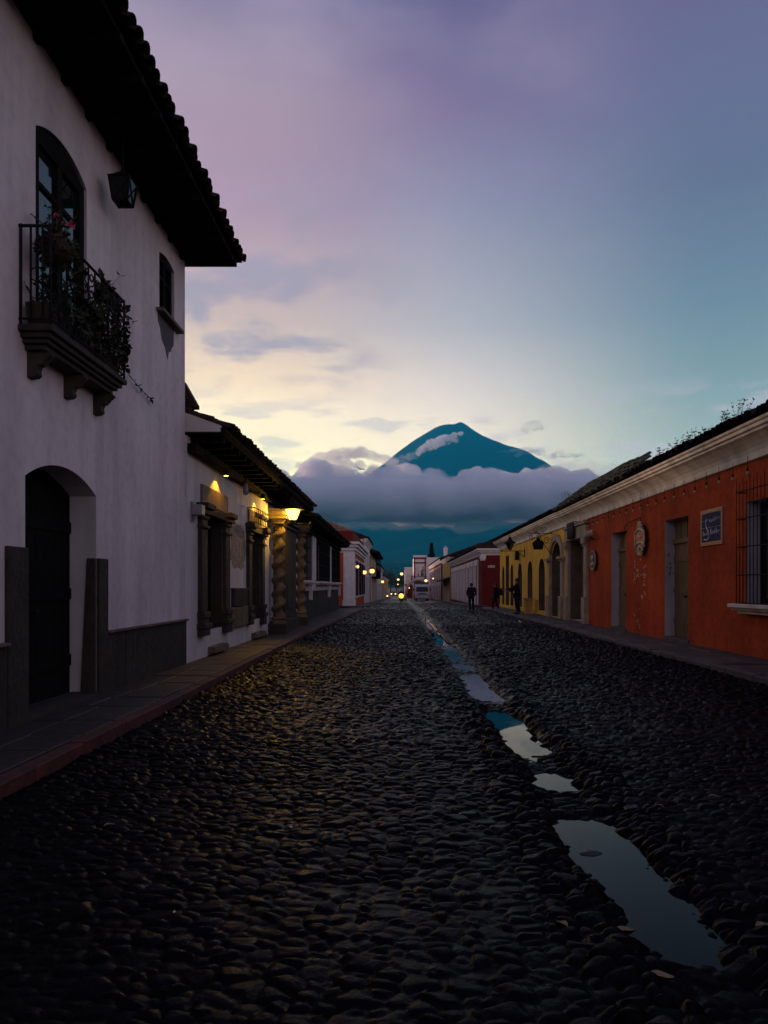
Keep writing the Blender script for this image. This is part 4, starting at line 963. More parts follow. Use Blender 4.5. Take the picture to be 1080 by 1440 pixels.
bx('plate', M['paintwhite'], sn, 7.08, 7.62, 56.97, 56.999, 3.04, 3.20); q = MB()
for i in range(9): q.box(7.13+.05*i, 7.16+.05*i, 56.962, 56.9695, 3.09, 3.15)
q.build('lettering', M['iron'], sn)
nl = thing('wall_lantern', 'small dark lantern fixed over an arched yellow house doorway', 'lantern', (XR,41.6,3.3))
q = MB(); q.box(XR-.25,XR-.05,41.4,41.7,3.05,3.45); q.build('case', M['iron'], nl, bevel=.02); MB().box(XR-.256,XR-.251,41.45,41.65,3.1,3.4).build('pane', M['glass'], nl); MB().lathe([(.2,0),(.03,.15)],(XR-.15,41.55,3.452),4,math.pi/4).build('cap', M['iron'], nl)
# bare bulbs hanging from the cornice
def bulb():
    t = thing('hanging_bulb', 'bare unlit bulb hanging on a short cord in the row along the red wall', 'light bulb', (0,0,0), 'bulbs hanging in a row from the long cornice')
    MB().tube([(0,0,.30),(0,0,.05)], .006, 5).build('cord', M['iron'], t); MB().lathe([(.018,.0),(.02,.07)],(0,0,0),8).build('socket', M['iron'], t)
    MB().lathe([(.006,-.085),(.026,-.07),(.034,-.045),(.024,-.012),(.016,.0)],(0,0,0),10).build('glass', M['bulbglass'], t, smooth=True)
    return t
B0 = bulb()
for i in range(25):
    o = B0 if i == 0 else copy_tree(B0); o.location = (XR-.10, 14.1+.628*i, 3.78+random.uniform(-.03,.02)); o.rotation_euler = (random.uniform(-.05,.05), random.uniform(-.05,.05), 0)

# ------------------------------------------------------------------ plants
def sprig(mb_s, mb_l, p, h, nl, ls, lean=.3):
    d = Vector((random.uniform(-lean,lean),random.uniform(-lean,lean),1)); pts = [Vector(p)]
    for i in range(5): pts.append(pts[-1]+d*h/5); d += Vector((random.uniform(-.25,.25),random.uniform(-.25,.25),0))
    mb_s.tube(pts, [.006,.005,.005,.004,.003,.002], 4)
    for i in range(nl):
        k = random.randint(1,5); a = random.uniform(0,6.28); mb_l.leaf(pts[k], (math.cos(a),math.sin(a),random.uniform(-.1,.8)), ls*random.uniform(.6,1.3), ls*.45)
def roof_z(x): return 4.70+(x-6.44)*math.tan(R(22))
for k, (y, h, lab) in enumerate(((13.9,.40,'tallest leafy weed on the tiled roof at the right edge of the photo'),(14.7,.36,'second roof weed from the right edge growing among the eave tiles'),(15.5,.22,'low roof weed between two taller ones above the red wall'),(16.3,.36,'bushy roof weed above the door of the red house'),(17.0,.30,'narrow roof weed just left of the bushy one'),(18.2,.30,'roof weed growing where the mossy tiles begin'),(26.3,.36,'low leafy weed on the mossy roof left of the middle'),(28.2,.45,'thin tall weed at the left end of the mossy roof'))):
    x = 6.62; z = roof_z(x) if y < 20 else 4.72+(x-6.44)*math.tan(R(36))
    t = thing('roof_weed', lab, 'plant', (x,y,z-.03), 'weeds growing on the long tiled roof')
    st, lf = MB(), MB()
    for _ in range(7): sprig(st, lf, (x+random.uniform(-.05,.12), y+random.uniform(-.18,.18), z-.06), h*random.uniform(.6,1.1)*1.1, 16, .055)
    st.build('stem', M['bark'], t); lf.build('leaves', M['leaf'], t)
BY = -3.54
def planter(name, label, x0, x1, y0, y1, z0, z1, bush, h, trailing=0, flowers=0, grp=None, spread=.1):
    t = thing(name, label, 'plant pot', ((x0+x1)/2,(y0+y1)/2,z0), grp)
    b = MB(); e = .03
    b.add([(x0+e,y0+e,z0),(x1-e,y0+e,z0),(x1-e,y1-e,z0),(x0+e,y1-e,z0),(x0,y0,z1),(x1,y0,z1),(x1,y1,z1),(x0,y1,z1)], [(0,1,2,3),(4,5,6,7),(0,1,5,4),(1,2,6,5),(2,3,7,6),(3,0,4,7)]); b.build('pot', M['pot'], t, bevel=.008)
    st, lf, fl = MB(), MB(), MB()
    for _ in range(bush):
        p = (random.uniform(x0+.04,x1-.04), random.uniform(y0+.04,y1-.04), z1-.02); sprig(st, lf, p, h*random.uniform(.5,1.15), 12, .065, .5)
    for _ in range(trailing):
        p = Vector((x1-.02, random.uniform(y0,y1), z1)); P = [p.copy()]
        d = Vector((random.uniform(.02,.12), random.uniform(-.4,.4), .2))
        for i in range(10):
            p = p+d*.11; P.append(p.copy()); d = d+Vector((random.uniform(-.05,.03), random.uniform(-.3,.3), -.28)); d.normalize()
            for _ in range(2): lf.leaf(p, (random.uniform(-.3,1),random.uniform(-1,1),random.uniform(-.6,.4)), random.uniform(.05,.09), .045)
        st.tube(P, .005, 4)
    for _ in range(flowers):
        p = Vector((random.uniform(x0,x1), random.uniform(y0-spread,y1+spread), z1+h*random.uniform(.85,1.3)))
        for q in range(6): fl.leaf(p, (random.uniform(-1,1),random.uniform(-1,1),random.uniform(-.4,1)), .035, .03)
    if st.v: st.build('stem', M['bark'], t)
    if lf.v: lf.build('leaves', M['leaf'], t)
    if fl.v: fl.build('flower', M['pink'], t)
    return t
G = 'potted plants on the balcony'
planter('planter', 'long clay trough planter at the near end of the balcony floor', XL+.04, BX-.06, 7.22, 7.75, 4.152, 4.40, 8, .30, 0, 0, G)
planter('planter', 'bushy trough planter in the middle of the balcony floor', XL+.06, BX-.06, 7.80, 8.38, 4.152, 4.36, 22, .62, 0, 0, G)
planter('planter', 'planter overgrown with trailing vines at the far balcony floor', XL+.06, BX-.06, 8.42, 9.06, 4.152, 4.40, 18, .5, 0, 0, G)
planter('planter', 'dark planter box hung inside the far end of the balcony rail', BX-.16, BX-.045, 8.55, 9.05, 4.98, 5.16, 6, .12, 0, 0, G)
t = thing('hanging_basket', 'round dark hanging basket with pink flowers at the near balcony corner', 'hanging basket', (-3.56,7.42,5.05))
q = MB(); q.ball((-3.57,7.42,5.02), .185, 14, (1,1,.85), .06); q.build('basket', M['pot'], t)
st, lf, fl = MB(), MB(), MB()
for _ in range(14): sprig(st, lf, (-3.57+random.uniform(-.1,.1),7.42+random.uniform(-.1,.1),5.14), random.uniform(.12,.34), 8, .055, .8)
for _ in range(220):
    a, b_ = random.uniform(0,6.28), random.uniform(-1,1); s_ = math.sqrt(1-b_*b_); lf.leaf((-3.57+.18*s_*math.cos(a),7.42+.18*s_*math.sin(a),5.02+.16*b_), (s_*math.cos(a),s_*math.sin(a),b_-.3), .06, .04)
for _ in range(6):
    p = (-3.57+random.uniform(-.18,.18), 7.45+random.uniform(-.15,.4), random.uniform(5.28,5.52))
    fl = MB()
    for k in range(8): fl.leaf(p, (random.uniform(-1,1),random.uniform(-1,1),random.uniform(-.4,1)), .045, .04)
    fl.build('flower', M['pink'], t); st.tube([(-3.57,7.45,5.15), p], .004, 4)
st.build('stem', M['bark'], t); lf.build('leaves', M['leaf'], t)
t = thing('climbing_vine', 'leafy vine twining through the iron balcony railing and along the wall', 'vine', (BX-.03,8.1,4.2))
st, lf = MB(), MB()
for k in range(20):
    y = 7.6+random.uniform(0,1.5); p = Vector((BX-.02, y, 4.2+random.uniform(0,.2))); d = Vector((0,random.uniform(-.5,.5),1)); P = [p.copy()]
    for i in range(random.randint(5,11)):
        p = p+d.normalized()*.085; d += Vector((random.uniform(-.06,.06),random.uniform(-.7,.7),random.uniform(-.25,.2))); p.x = BX-.02+random.uniform(-.02,.03); p.y = min(9.13,max(7.15,p.y)); P.append(p.copy())
        for _ in range(3): lf.leaf(p, (random.uniform(-.5,1),random.uniform(-1,1),random.uniform(-.6,.6)), random.uniform(.06,.11), .07)
    st.tube(P, .007, 4)
P = [Vector((BX-.02,9.11,4.55)), Vector((XL+.22,9.3,4.56)), Vector((XL+.10,9.6,4.52)), Vector((XL+.05,10.0,4.47)), Vector((XL+.04,10.5,4.40)), Vector((XL+.05,10.95,4.36))]
st.tube(P, .007, 5)
for a, b_ in zip(P, P[1:]):
    for i in range(7): p = a.lerp(b_, random.random()); lf.leaf(p, (random.uniform(-.2,.8),random.uniform(-1,1),random.uniform(-1,.3)), random.uniform(.05,.09), .05)
for i in range(10): lf.leaf((BX-.03, 7.17-.02*i*random.random(), 4.55+random.uniform(-.1,.15)), (random.uniform(-.6,.6),-1,random.uniform(-.6,.8)), .09, .06)
st.build('stem', M['bark'], t); lf.build('leaves', M['leaf'], t)

# ------------------------------------------------------------------ trees at the street end
def tree(name, label, x, y, zb, h, w, cone=False, n=2600, group=None):
    t = thing(name, label, 'tree', (x,y,zb), group)
    tr = MB(); tr.tube([(x,y,zb),(x+.1,y,zb+h*.4),(x,y,zb+h*.9)], [h*.03,h*.022,h*.006], 7)
    for i in range(9):
        a = random.uniform(0,6.28); z = zb+h*random.uniform(.3,.75); r = w*.35*(1-(z-zb)/h*.6); tr.tube([(x,y,z),(x+r*math.cos(a),y+r*math.sin(a),z+(.02 if cone else .15)*h)], [h*.012,h*.003], 5)
    tr.build('trunk', M['bark'], t); lf = MB()
    cl = [(random.uniform(-.34,.34), random.uniform(-.34,.34), random.uniform(.42,.88), random.uniform(.13,.24)) for _ in range(13)]
    for _ in range(n):
        if cone:
            f = random.random()**1.1; r = w*.5*(1-f)*(.8+.2*math.sin(f*60))*math.sqrt(random.uniform(.25,1)); a = random.uniform(0,6.28); p = (x+r*math.cos(a), y+r*math.sin(a), zb+h*(.1+.9*f)); d = (math.cos(a),math.sin(a),-.2)
            s_ = h*.020
        else:
            c = random.choice(cl); d = Vector((random.gauss(0,1),random.gauss(0,1),random.gauss(0,1))).normalized(); rr = c[3]*random.uniform(.55,1.05)
            p = (x+w*(c[0]+d.x*rr), y+w*(c[1]+d.y*rr), zb+h*(c[2]+d.z*rr*.7)); s_ = h*.03
        lf.leaf(p, d, s_*random.uniform(.7,1.5), s_*.8)
    lf.build('crown', M['treeleaf'], t)
tree('cypress_tree', 'tall narrow dark cypress rising behind the right row of houses', 8.0, 178, -1.5, 14.0, 5.4, True, 12000)
for (px, y, top, w, lab) in ((541,250,803,7,'dark round tree at the street end by the left row'),(549,262,797,8,'tallest dark tree at the street end'),(557,255,806,6,'small dark tree at the street end under the pole lamps'),(567,275,801,8,'dark tree at the street end behind the highest pole lamp'),(574,290,797,7,'dark tree behind the small white house front')):
    tree('street_tree', lab, (px-CX)/F*y, y, -1.6, EYE+(CY-top)/F*y+1.6, w, False, 1500, 'trees at the street end')

# ------------------------------------------------------------------ people
def skin_body(name, verts, edges, radii, mat, parent, root=0):
    me = bpy.data.meshes.new(name); me.from_pydata([tuple(v) for v in verts], edges, []); me.materials.append(mat)
    o = bpy.data.objects.new(name, me); COL.objects.link(o); o.parent = parent
    md = o.modifiers.new('skin', 'SKIN'); md.use_smooth_shade = True
    sv = me.skin_vertices[0].data
    for i, r in enumerate(radii): sv[i].radius = (r[0], r[1]) if isinstance(r, tuple) else (r, r); sv[i].use_root = (i == root)
    s_ = o.modifiers.new('subdivision', 'SUBSURF'); s_.levels = 2; s_.render_levels = 2
    return o
def person(label, loc, rz, J, top, bottom, coat=0, bag=False, k=1.0):
    """J: joint overrides; figure built standing, facing +y"""
    t = thing('person', label, 'person', loc, None, rz or 1e-6); t.scale = (k,k,k)
    P = dict(pel=(0,0,.95), ch=(0,-.01,1.28), nk=(0,0,1.46), hd=(0,.02,1.56), tp=(0,.02,1.66),
             sL=(-.19,0,1.40), eL=(-.27,-.06,1.13), hL=(-.20,.12,.93), sR=(.19,0,1.40), eR=(.27,-.06,1.13), hR=(.20,.12,.93),
             pL=(-.09,0,.90), kL=(-.10,.05,.50), aL=(-.10,-.03,.09), tL=(-.11,.13,.04), pR=(.09,0,.90), kR=(.10,.0,.50), aR=(.10,-.08,.09), tR=(.11,.08,.04))
    P.update(J)
    names = list(P); idx = {n: i for i, n in enumerate(names)}; V = [Vector(P[n]) for n in names]
    E = [(idx[a], idx[b]) for a, b in (('pel','ch'),('ch','nk'),('nk','hd'),('hd','tp'),('ch','sL'),('sL','eL'),('eL','hL'),('ch','sR'),('sR','eR'),('eR','hR'),('pel','pL'),('pL','kL'),('kL','aL'),('aL','tL'),('pel','pR'),('pR','kR'),('kR','aR'),('aR','tR'))]
    rad = dict(pel=(.15,.11), ch=(.16,.11), nk=.055, hd=(.078,.09), tp=(.065,.08), sL=.065, eL=.045, hL=.03, sR=.065, eR=.045, hR=.03, pL=.085, kL=.058, aL=.038, tL=.035, pR=.085, kR=.058, aR=.038, tR=.035)
    Rr = [rad[n] for n in names]
    for hn, en, sx in (('hL','eL',-1),('hR','eR',1)):              # palm, four fingers of unequal length and a thumb
        h = V[idx[hn]]; d = (h-V[idx[en]]).normalized(); sd_ = d.cross(Vector((0,0,1))); sd_ = sd_.normalized() if sd_.length > .1 else Vector((1,0,0))
        pi_ = len(V); V.append(h+d*.06); Rr.append((.036,.018)); E.append((idx[hn], pi_))
        for f, (o, l) in enumerate(((-.03,.06),(-.01,.075),(.01,.07),(.03,.055))):
            a = len(V); V.append(h+d*.10+sd_*o); Rr.append(.010); E.append((pi_, a)); V.append(h+d*(.10+l)+sd_*o+Vector((0,0,-.015))); Rr.append(.008); E.append((a, a+1))
        a = len(V); V.append(h+d*.06-sd_*sx*.05+Vector((0,.02,0))); Rr.append(.011); E.append((idx[hn], a))
    skin_body('body', V, E, Rr, M['skin'], t, idx['pel'])
    fc = MB(); hd = Vector(P['hd']); fc.lathe([(.004,-.02),(.016,-.015),(.006,.03)], hd+Vector((0,.105,0)), 6)
    for sx in (-1,1): fc.ball(hd+Vector((sx*.03,.088,.03)), .011, 6); fc.ball(hd+Vector((sx*.088,0,.0)), .022, 6, (.4,.8,1.2))
    fc.tube([hd+Vector((-.025,.093,-.05)), hd+Vector((.025,.093,-.05))], .006, 4); fc.build('face', M['skin'], t)
    cl = ['pel','ch','nk','sL','eL','hL','sR','eR','hR']; V2 = [Vector(P[n]) for n in cl]
    V2[0].z -= .02; ci = {n: i for i, n in enumerate(cl)}
    for n, e in (('hL','eL'),('hR','eR')): V2[ci[n]] = V2[ci[e]].lerp(V2[ci[n]], .88)
    V2[2].z -= .01
    E2 = [(ci[a], ci[b]) for a, b in (('pel','ch'),('ch','nk'),('ch','sL'),('sL','eL'),('eL','hL'),('ch','sR'),('sR','eR'),('eR','hR'))]; R2 = [(.185,.15),(.195,.15),.075,.088,.068,.052,.088,.068,.052]
    if coat:
        V2.append(Vector((0,-.02,.95-coat))); R2.append((.20,.17)); E2.append((0, len(V2)-1))
    skin_body('coat' if coat else 'jacket', V2, E2, R2, M[top], t, 0)
    tl = ['pel','pL','kL','aL','pR','kR','aR']; ti = {n: i for i, n in enumerate(tl)}; V3 = [Vector(P[n]) for n in tl]
    skin_body('trousers', V3, [(0,1),(1,2),(2,3),(0,4),(4,5),(5,6)], [(.165,.13),.10,.075,.06,.10,.075,.06], M[bottom], t, 0)
    for s_ in 'LR':
        a, b_ = Vector(P['a'+s_]), Vector(P['t'+s_]); q = MB(); q.ball((a+b_)*.5-Vector((0,0,.01)), .06, 8, (.85,2.2,.8)); q.build('shoe', M['rubber'], t, smooth=True)
    h = MB(); h.ball(hd+Vector((0,-.025,.05)), .105, 12, (.92,1.0,1.0)); h.build('hair', M['hair'], t, smooth=True)
    if bag:
        b = MB(); b.box(-.17,.17,-.40,-.19,.92,1.38); b.build('backpack', M['cloth'], t, bevel=.05)
    return t
def at(px, py, z=0.0):
    Y = (EYE-z)/((py-CY)/F); return ((px-CX)/F*Y, Y, z)
p1 = at(663, 860.5, -.02); person('person in a dark puffy jacket walking in the street with hands in pockets', p1, 0.15, dict(eL=(-.27,-.05,1.12), eR=(.27,-.05,1.12), hL=(-.2,.1,.95), hR=(.2,.1,.95)), 'cloth', 'cloth2', k=1.02)
p2 = at(697, 858.0, .05); person('dim person with a backpack at the corner by the dark red wall', (p2[0], p2[1], .03), 1.2, dict(kL=(-.1,.14,.52), aL=(-.1,.16,.09), tL=(-.1,.32,.05), aR=(.1,-.2,.12), tR=(.1,-.05,.05)), 'cloth2', 'cloth2', bag=True)
p3 = at(727, 863.5, .13); person('person in a long dark coat reaching out an arm beside the yellow house', (p3[0], p3[1], .12), 1.45, dict(eL=(-.22,.22,1.22), hL=(-.12,.55,1.17), eR=(.24,.14,1.14), hR=(.14,.42,1.1), kR=(.1,-.04,.5), aR=(.1,-.14,.1), tR=(.1,.02,.05)), 'cloth', 'cloth2', coat=.38, k=1.06)
tb = thing('side_table', 'small pale stand beside the person in the long coat', 'stand', (6.62,p3[1]+.9,.12))
q = MB().box(6.35,6.85,p3[1]+.6,p3[1]+1.2,.86,.92); q.build('top', M['palestone'], tb); q = MB().box(6.42,6.78,p3[1]+.66,p3[1]+1.14,.12,.858); q.build('base', M['ochre'], tb)

# ------------------------------------------------------------------ vehicles
def wheel(parent, x, y, z, r, w, axis='x'):
    q = MB(); n = 20; prof = [(r*.62,-w*.5),(r*.94,-w*.5),(r,-w*.3),(r,w*.3),(r*.94,w*.5),(r*.62,w*.5)]
    vs = []
    for rr, o in prof:
        for j in range(n): a = 2*math.pi*j/n; vs.append((x+o, y+rr*math.cos(a), z+rr*math.sin(a)))
    q.add(vs, [(i*n+j, i*n+(j+1)%n, ((i+1)%6)*n+(j+1)%n, ((i+1)%6)*n+j) for i in range(6) for j in range(n)])
    wh = q.build('wheel', M['rubber'], parent)
    d = MB(); vs = [(x+s_*w*.3, y+r*.6*math.cos(2*math.pi*j/12), z+r*.6*math.sin(2*math.pi*j/12)) for s_ in (-1,1) for j in range(12)]
    d.add(vs, [tuple(range(12)), tuple(range(23,11,-1))]+[(j,(j+1)%12,12+(j+1)%12,12+j) for j in range(12)]); d.build('rim', M['metalgrey'], wh)
def truck(X, Y):
    zb = float(drop(Y)); t = thing('truck', 'small pale cab-over truck parked facing the camera by the right kerb', 'truck', (X,Y,zb)); hw = 1.03
    q = MB(); q.prism_x([(Y,zb+.5),(Y-.02,zb+.95),(Y+.06,zb+1.35),(Y+.32,zb+2.25),(Y+.5,zb+2.34),(Y+1.6,zb+2.36),(Y+1.6,zb+.5)], X-hw, X+hw); q.build('cab', M['vehiclewhite'], t, bevel=.07)
    ws = MB(); ws.add([(X-.9,Y+.055,zb+1.42),(X+.9,Y+.055,zb+1.42),(X+.84,Y+.265,zb+2.14),(X-.84,Y+.265,zb+2.14),(X-.9,Y+.1,zb+1.42),(X+.9,Y+.1,zb+1.42),(X+.84,Y+.31,zb+2.14),(X-.84,Y+.31,zb+2.14)], [(0,1,2,3),(4,7,6,5),(0,4,5,1),(1,5,6,2),(2,6,7,3),(3,7,4,0)]); ws.build('windscreen', M['tinted'], t)
    q = MB().box(X-.6,X+.6,Y-.03,Y+.03,zb+1.0,zb+1.2); 
    for k in range(4): q.box(X-.55,X+.55,Y-.045,Y-.031,zb+1.02+.045*k,zb+1.04+.045*k)
    q.build('front_grille', M['vehicledark'], t)
    q = MB().box(X-hw-.02,X+hw+.02,Y-.12,Y+.1,zb+.42,zb+.74); q.build('bumper', M['vehiclewhite'], t, bevel=.03)
    q = MB().box(X-.3,X+.3,Y-.135,Y-.122,zb+.52,zb+.64); q.build('number_plate', M['paper'], t)
    for s_ in (-1,1):
        MB().box(X+s_*.72-.16,X+s_*.72+.16,Y-.04,Y+.03,zb+.82,zb+1.0).build('headlight', M['bulbglass'], t, bevel=.02)
        MB().box(X+s_*.95-.05,X+s_*.95+.05,Y-.125,Y-.121,zb+.52,zb+.62).build('indicator', M['tileframe'], t)
        m_ = MB(); m_.tube([(X+s_*hw,Y+.2,zb+2.1),(X+s_*(hw+.2),Y+.05,zb+2.05),(X+s_*(hw+.2),Y+.05,zb+1.6)], .02, 5); m_.box(X+s_*(hw+.2)-.09,X+s_*(hw+.2)+.09,Y+.03,Y+.09,zb+1.55,zb+1.95); m_.build('mirror', M['vehicledark'], t)
        MB().box(X+s_*hw-.01,X+s_*hw+.01,Y+.4,Y+1.3,zb+1.45,zb+2.1).build('side_window', M['glass'], t)
        for y in (Y+.75, Y+4.2): wheel(t, X+s_*.85, y, zb+.4, .4, .24)
    q = MB().box(X-1.02,X+1.02,Y+1.75,Y+5.6,zb+.85,zb+2.55); q.build('cargo_box', M['vehiclewhite'], t, bevel=.03)
    q = MB()
    for k in range(7): q.box(X-1.0,X+1.0,Y+1.8+.6*k,Y+1.86+.6*k,zb+2.55,zb+2.85)
    q.box(X-1.02,X-.96,Y+1.75,Y+5.6,zb+2.56,zb+2.9); q.box(X+.96,X+1.02,Y+1.75,Y+5.6,zb+2.56,zb+2.9); q.build('roof_rack', M['vehicledark'], t)
    q = MB().box(X-.5,X+.5,Y+.5,Y+5.4,zb+.45,zb+.84); q.build('chassis', M['vehicledark'], t)
truck((593.5-CX)/F*105, 105)
def car(label, X, Y, mat, group):
    zb = float(drop(Y)); t = thing('car', label, 'car', (X,Y,zb), group)
    q = MB(); q.prism_x([(Y,zb+.3),(Y-.05,zb+.6),(Y+.05,zb+.8),(Y+1.0,zb+.95),(Y+3.6,zb+.95),(Y+3.9,zb+.8),(Y+3.95,zb+.3)], X-.82, X+.82); q.build('body', M[mat], t, bevel=.08)
    q = MB(); q.add([(X-.78,Y+1.0,zb+.94),(X+.78,Y+1.0,zb+.94),(X+.62,Y+1.7,zb+1.42),(X-.62,Y+1.7,zb+1.42),(X-.78,Y+3.7,zb+.94),(X+.78,Y+3.7,zb+.94),(X+.62,Y+3.2,zb+1.42),(X-.62,Y+3.2,zb+1.42)], [(0,1,2,3),(4,7,6,5),(3,2,6,7),(0,3,7,4),(1,5,6,2)]); q.build('cabin', M['glass'], t, bevel=.04)
    q = MB().box(X-.60,X+.60,Y+1.75,Y+3.15,zb+1.4,zb+1.45); q.build('roof', M[mat], t, bevel=.02)
    for s_ in (-1,1):
        MB().ball((X+s_*.64,Y-.03,zb+.66), .33, 8, (.8,.25,.6)).build('headlight', M['whiteglow'], t, smooth=True)
        for y in (Y+.75, Y+3.2): wheel(t, X+s_*.74, y, zb+.31, .31, .2)
    q = MB().box(X-.8,X+.8,Y-.1,Y+.05,zb+.28,zb+.46); q.build('bumper', M['vehicledark'], t, bevel=.03)
car('nearer oncoming car with two pale headlights left in the far street', (540.8-CX)/F*180, 180, 'vehicledark', 'oncoming cars with headlights on')
car('farther oncoming car whose headlights shine right of the nearer car', (553.2-CX)/F*228, 228, 'vehicledark', 'oncoming cars with headlights on')
def motorbike(X, Y):
    zb = float(drop(Y))-.05; t = thing('motorbike', 'oncoming motorbike with one strong yellow headlight in the street', 'motorbike', (X,Y,zb))
    for y in (Y, Y+1.28): wheel(t, X, y, zb+.31, .31, .12)
    q = MB(); q.tube([(X,Y+.25,zb+.95),(X,Y+.45,zb+.75),(X,Y+.9,zb+.72),(X,Y+1.45,zb+.82)], [.06,.12,.13,.08], 8); q.ball((X,Y+.55,zb+.42), .2, 8, (.8,1.1,.9)); q.build('body', M['vehicledark'], t)
    q = MB(); 
    for s_ in (-1,1): q.tube([(X+s_*.09,Y,zb+.31),(X+s_*.09,Y+.25,zb+1.0)], .025, 6); q.tube([(X+s_*.08,Y+1.28,zb+.31),(X+s_*.08,Y+.75,zb+.42)], .025, 6)
    q.tube([(X-.36,Y+.35,zb+1.05),(X,Y+.25,zb+1.0),(X+.36,Y+.35,zb+1.05)], .018, 6); q.build('fork', M['metalgrey'], t)
    MB().ball((X,Y+.10,zb+.88), .28, 12, (1,.5,1)).build('headlight', M['headglow'], t, smooth=True)
    bx('seat', M['rubber'], t, X-.13, X+.13, Y+.7, Y+1.4, zb+.80, zb+.88, bevel=.03)
    return zb
bX, bY = (564.2-CX)/F*80, 80.0; zb = motorbike(bX, bY)
person('rider in dark clothes sitting on the oncoming motorbike', (bX, bY+.95, zb-.1), math.pi+1e-6, dict(pel=(0,0,.98), ch=(0,.08,1.3), nk=(0,.12,1.47), hd=(0,.15,1.57), tp=(0,.15,1.68), eL=(-.32,.28,1.2), hL=(-.33,.52,1.12), eR=(.32,.28,1.2), hR=(.33,.52,1.12), sL=(-.19,.1,1.41), sR=(.19,.1,1.41), pL=(-.1,.02,.94), pR=(.1,.02,.94), kL=(-.2,.42,.8), kR=(.2,.42,.8), aL=(-.18,.25,.42), aR=(.18,.25,.42), tL=(-.18,.42,.38), tR=(.18,.42,.38)), 'cloth2', 'cloth2')

# ------------------------------------------------------------------ litter on the stones
def ground_at(px, py):
    z = -.08
    for _ in range(6):
        Y = (EYE-z)/((py-CY)/F); X = (px-CX)/F*Y; z = road_z(X, Y)
    return X, Y, z
for (px, py, l, a, lab) in ((878,1313,.085,.2,'pale curled leaf at the right rim of the large near puddle'),(929,1378,.085,-.1,'pale leaf lying nearest the camera below the large puddle'),(1072,1306,.07,.4,'pale leaf at the right edge of the photo on dark stones'),(790,1306,.07,2.0,'dull brown leaf on the stones left of the large puddle'),(1004,1123,.07,.1,'dry leaf on the cobbles right of the large puddle'),(927,1135,.08,1.9,'thin pale straw on the cobbles right of the puddles'),(497,1069,.07,.3,'small pale leaf on the cobbles left of the second puddle'),(154,1164,.06,.9,'tiny pale leaf on the cobbles at the left')):
    X, Y, z = ground_at(px, py); z += .018
    n = 9; q = MB()
    for i in range(n):
        u = i/(n-1); w = l*.26*math.sin(math.pi*min(.98,max(.03,u)))**.8*(.4 if 'straw' in lab else 1)
        for s_ in (-1,0,1):
            x, y = (u-.5)*l*2*.62, s_*w; q.v.append((X+x*math.cos(a)-y*math.sin(a), Y+x*math.sin(a)+y*math.cos(a), z+.004*abs(s_)+.006*math.sin(u*5)))
    q.f = [(i*3+k, i*3+k+1, i*3+k+4, i*3+k+3) for i in range(n-1) for k in range(2)]
    o = q.build('dry_leaf', M['dryleaf']); o.modifiers.new('thick','SOLIDIFY').thickness = .0015; tag(o, lab, 'leaf', 'leaves fallen on the cobbles')
for (px, py, r, lab) in ((731,876,.07,'white crumpled paper scrap in the street below the yellow house'),(710,865,.06,'white crumpled scrap in the street near the dark red corner'),(409,1164,.009,'tiny pale scrap on the cobbles in the left middle'),(245,1283,.006,'tiny bright fleck on the dark cobbles lower left')):
    X, Y, z = ground_at(px, py); o = MB().ball((X,Y,z+r*.7), r, 9, (1,1,.8), .25).build('paper_scrap', M['paper']); tag(o, lab, 'litter', 'pale scraps of litter on the cobbles')
# stones standing out of the large puddle
o = MB().ball((1.16,4.33,-.135), .06, 12, (1.35,.6,.45), .06).build('puddle_stone', pmat('wet dark pebble', (.012,.012,.014), .4), smooth=True); tag(o, 'dark flat stone breaking the surface of the large near puddle', 'stone')

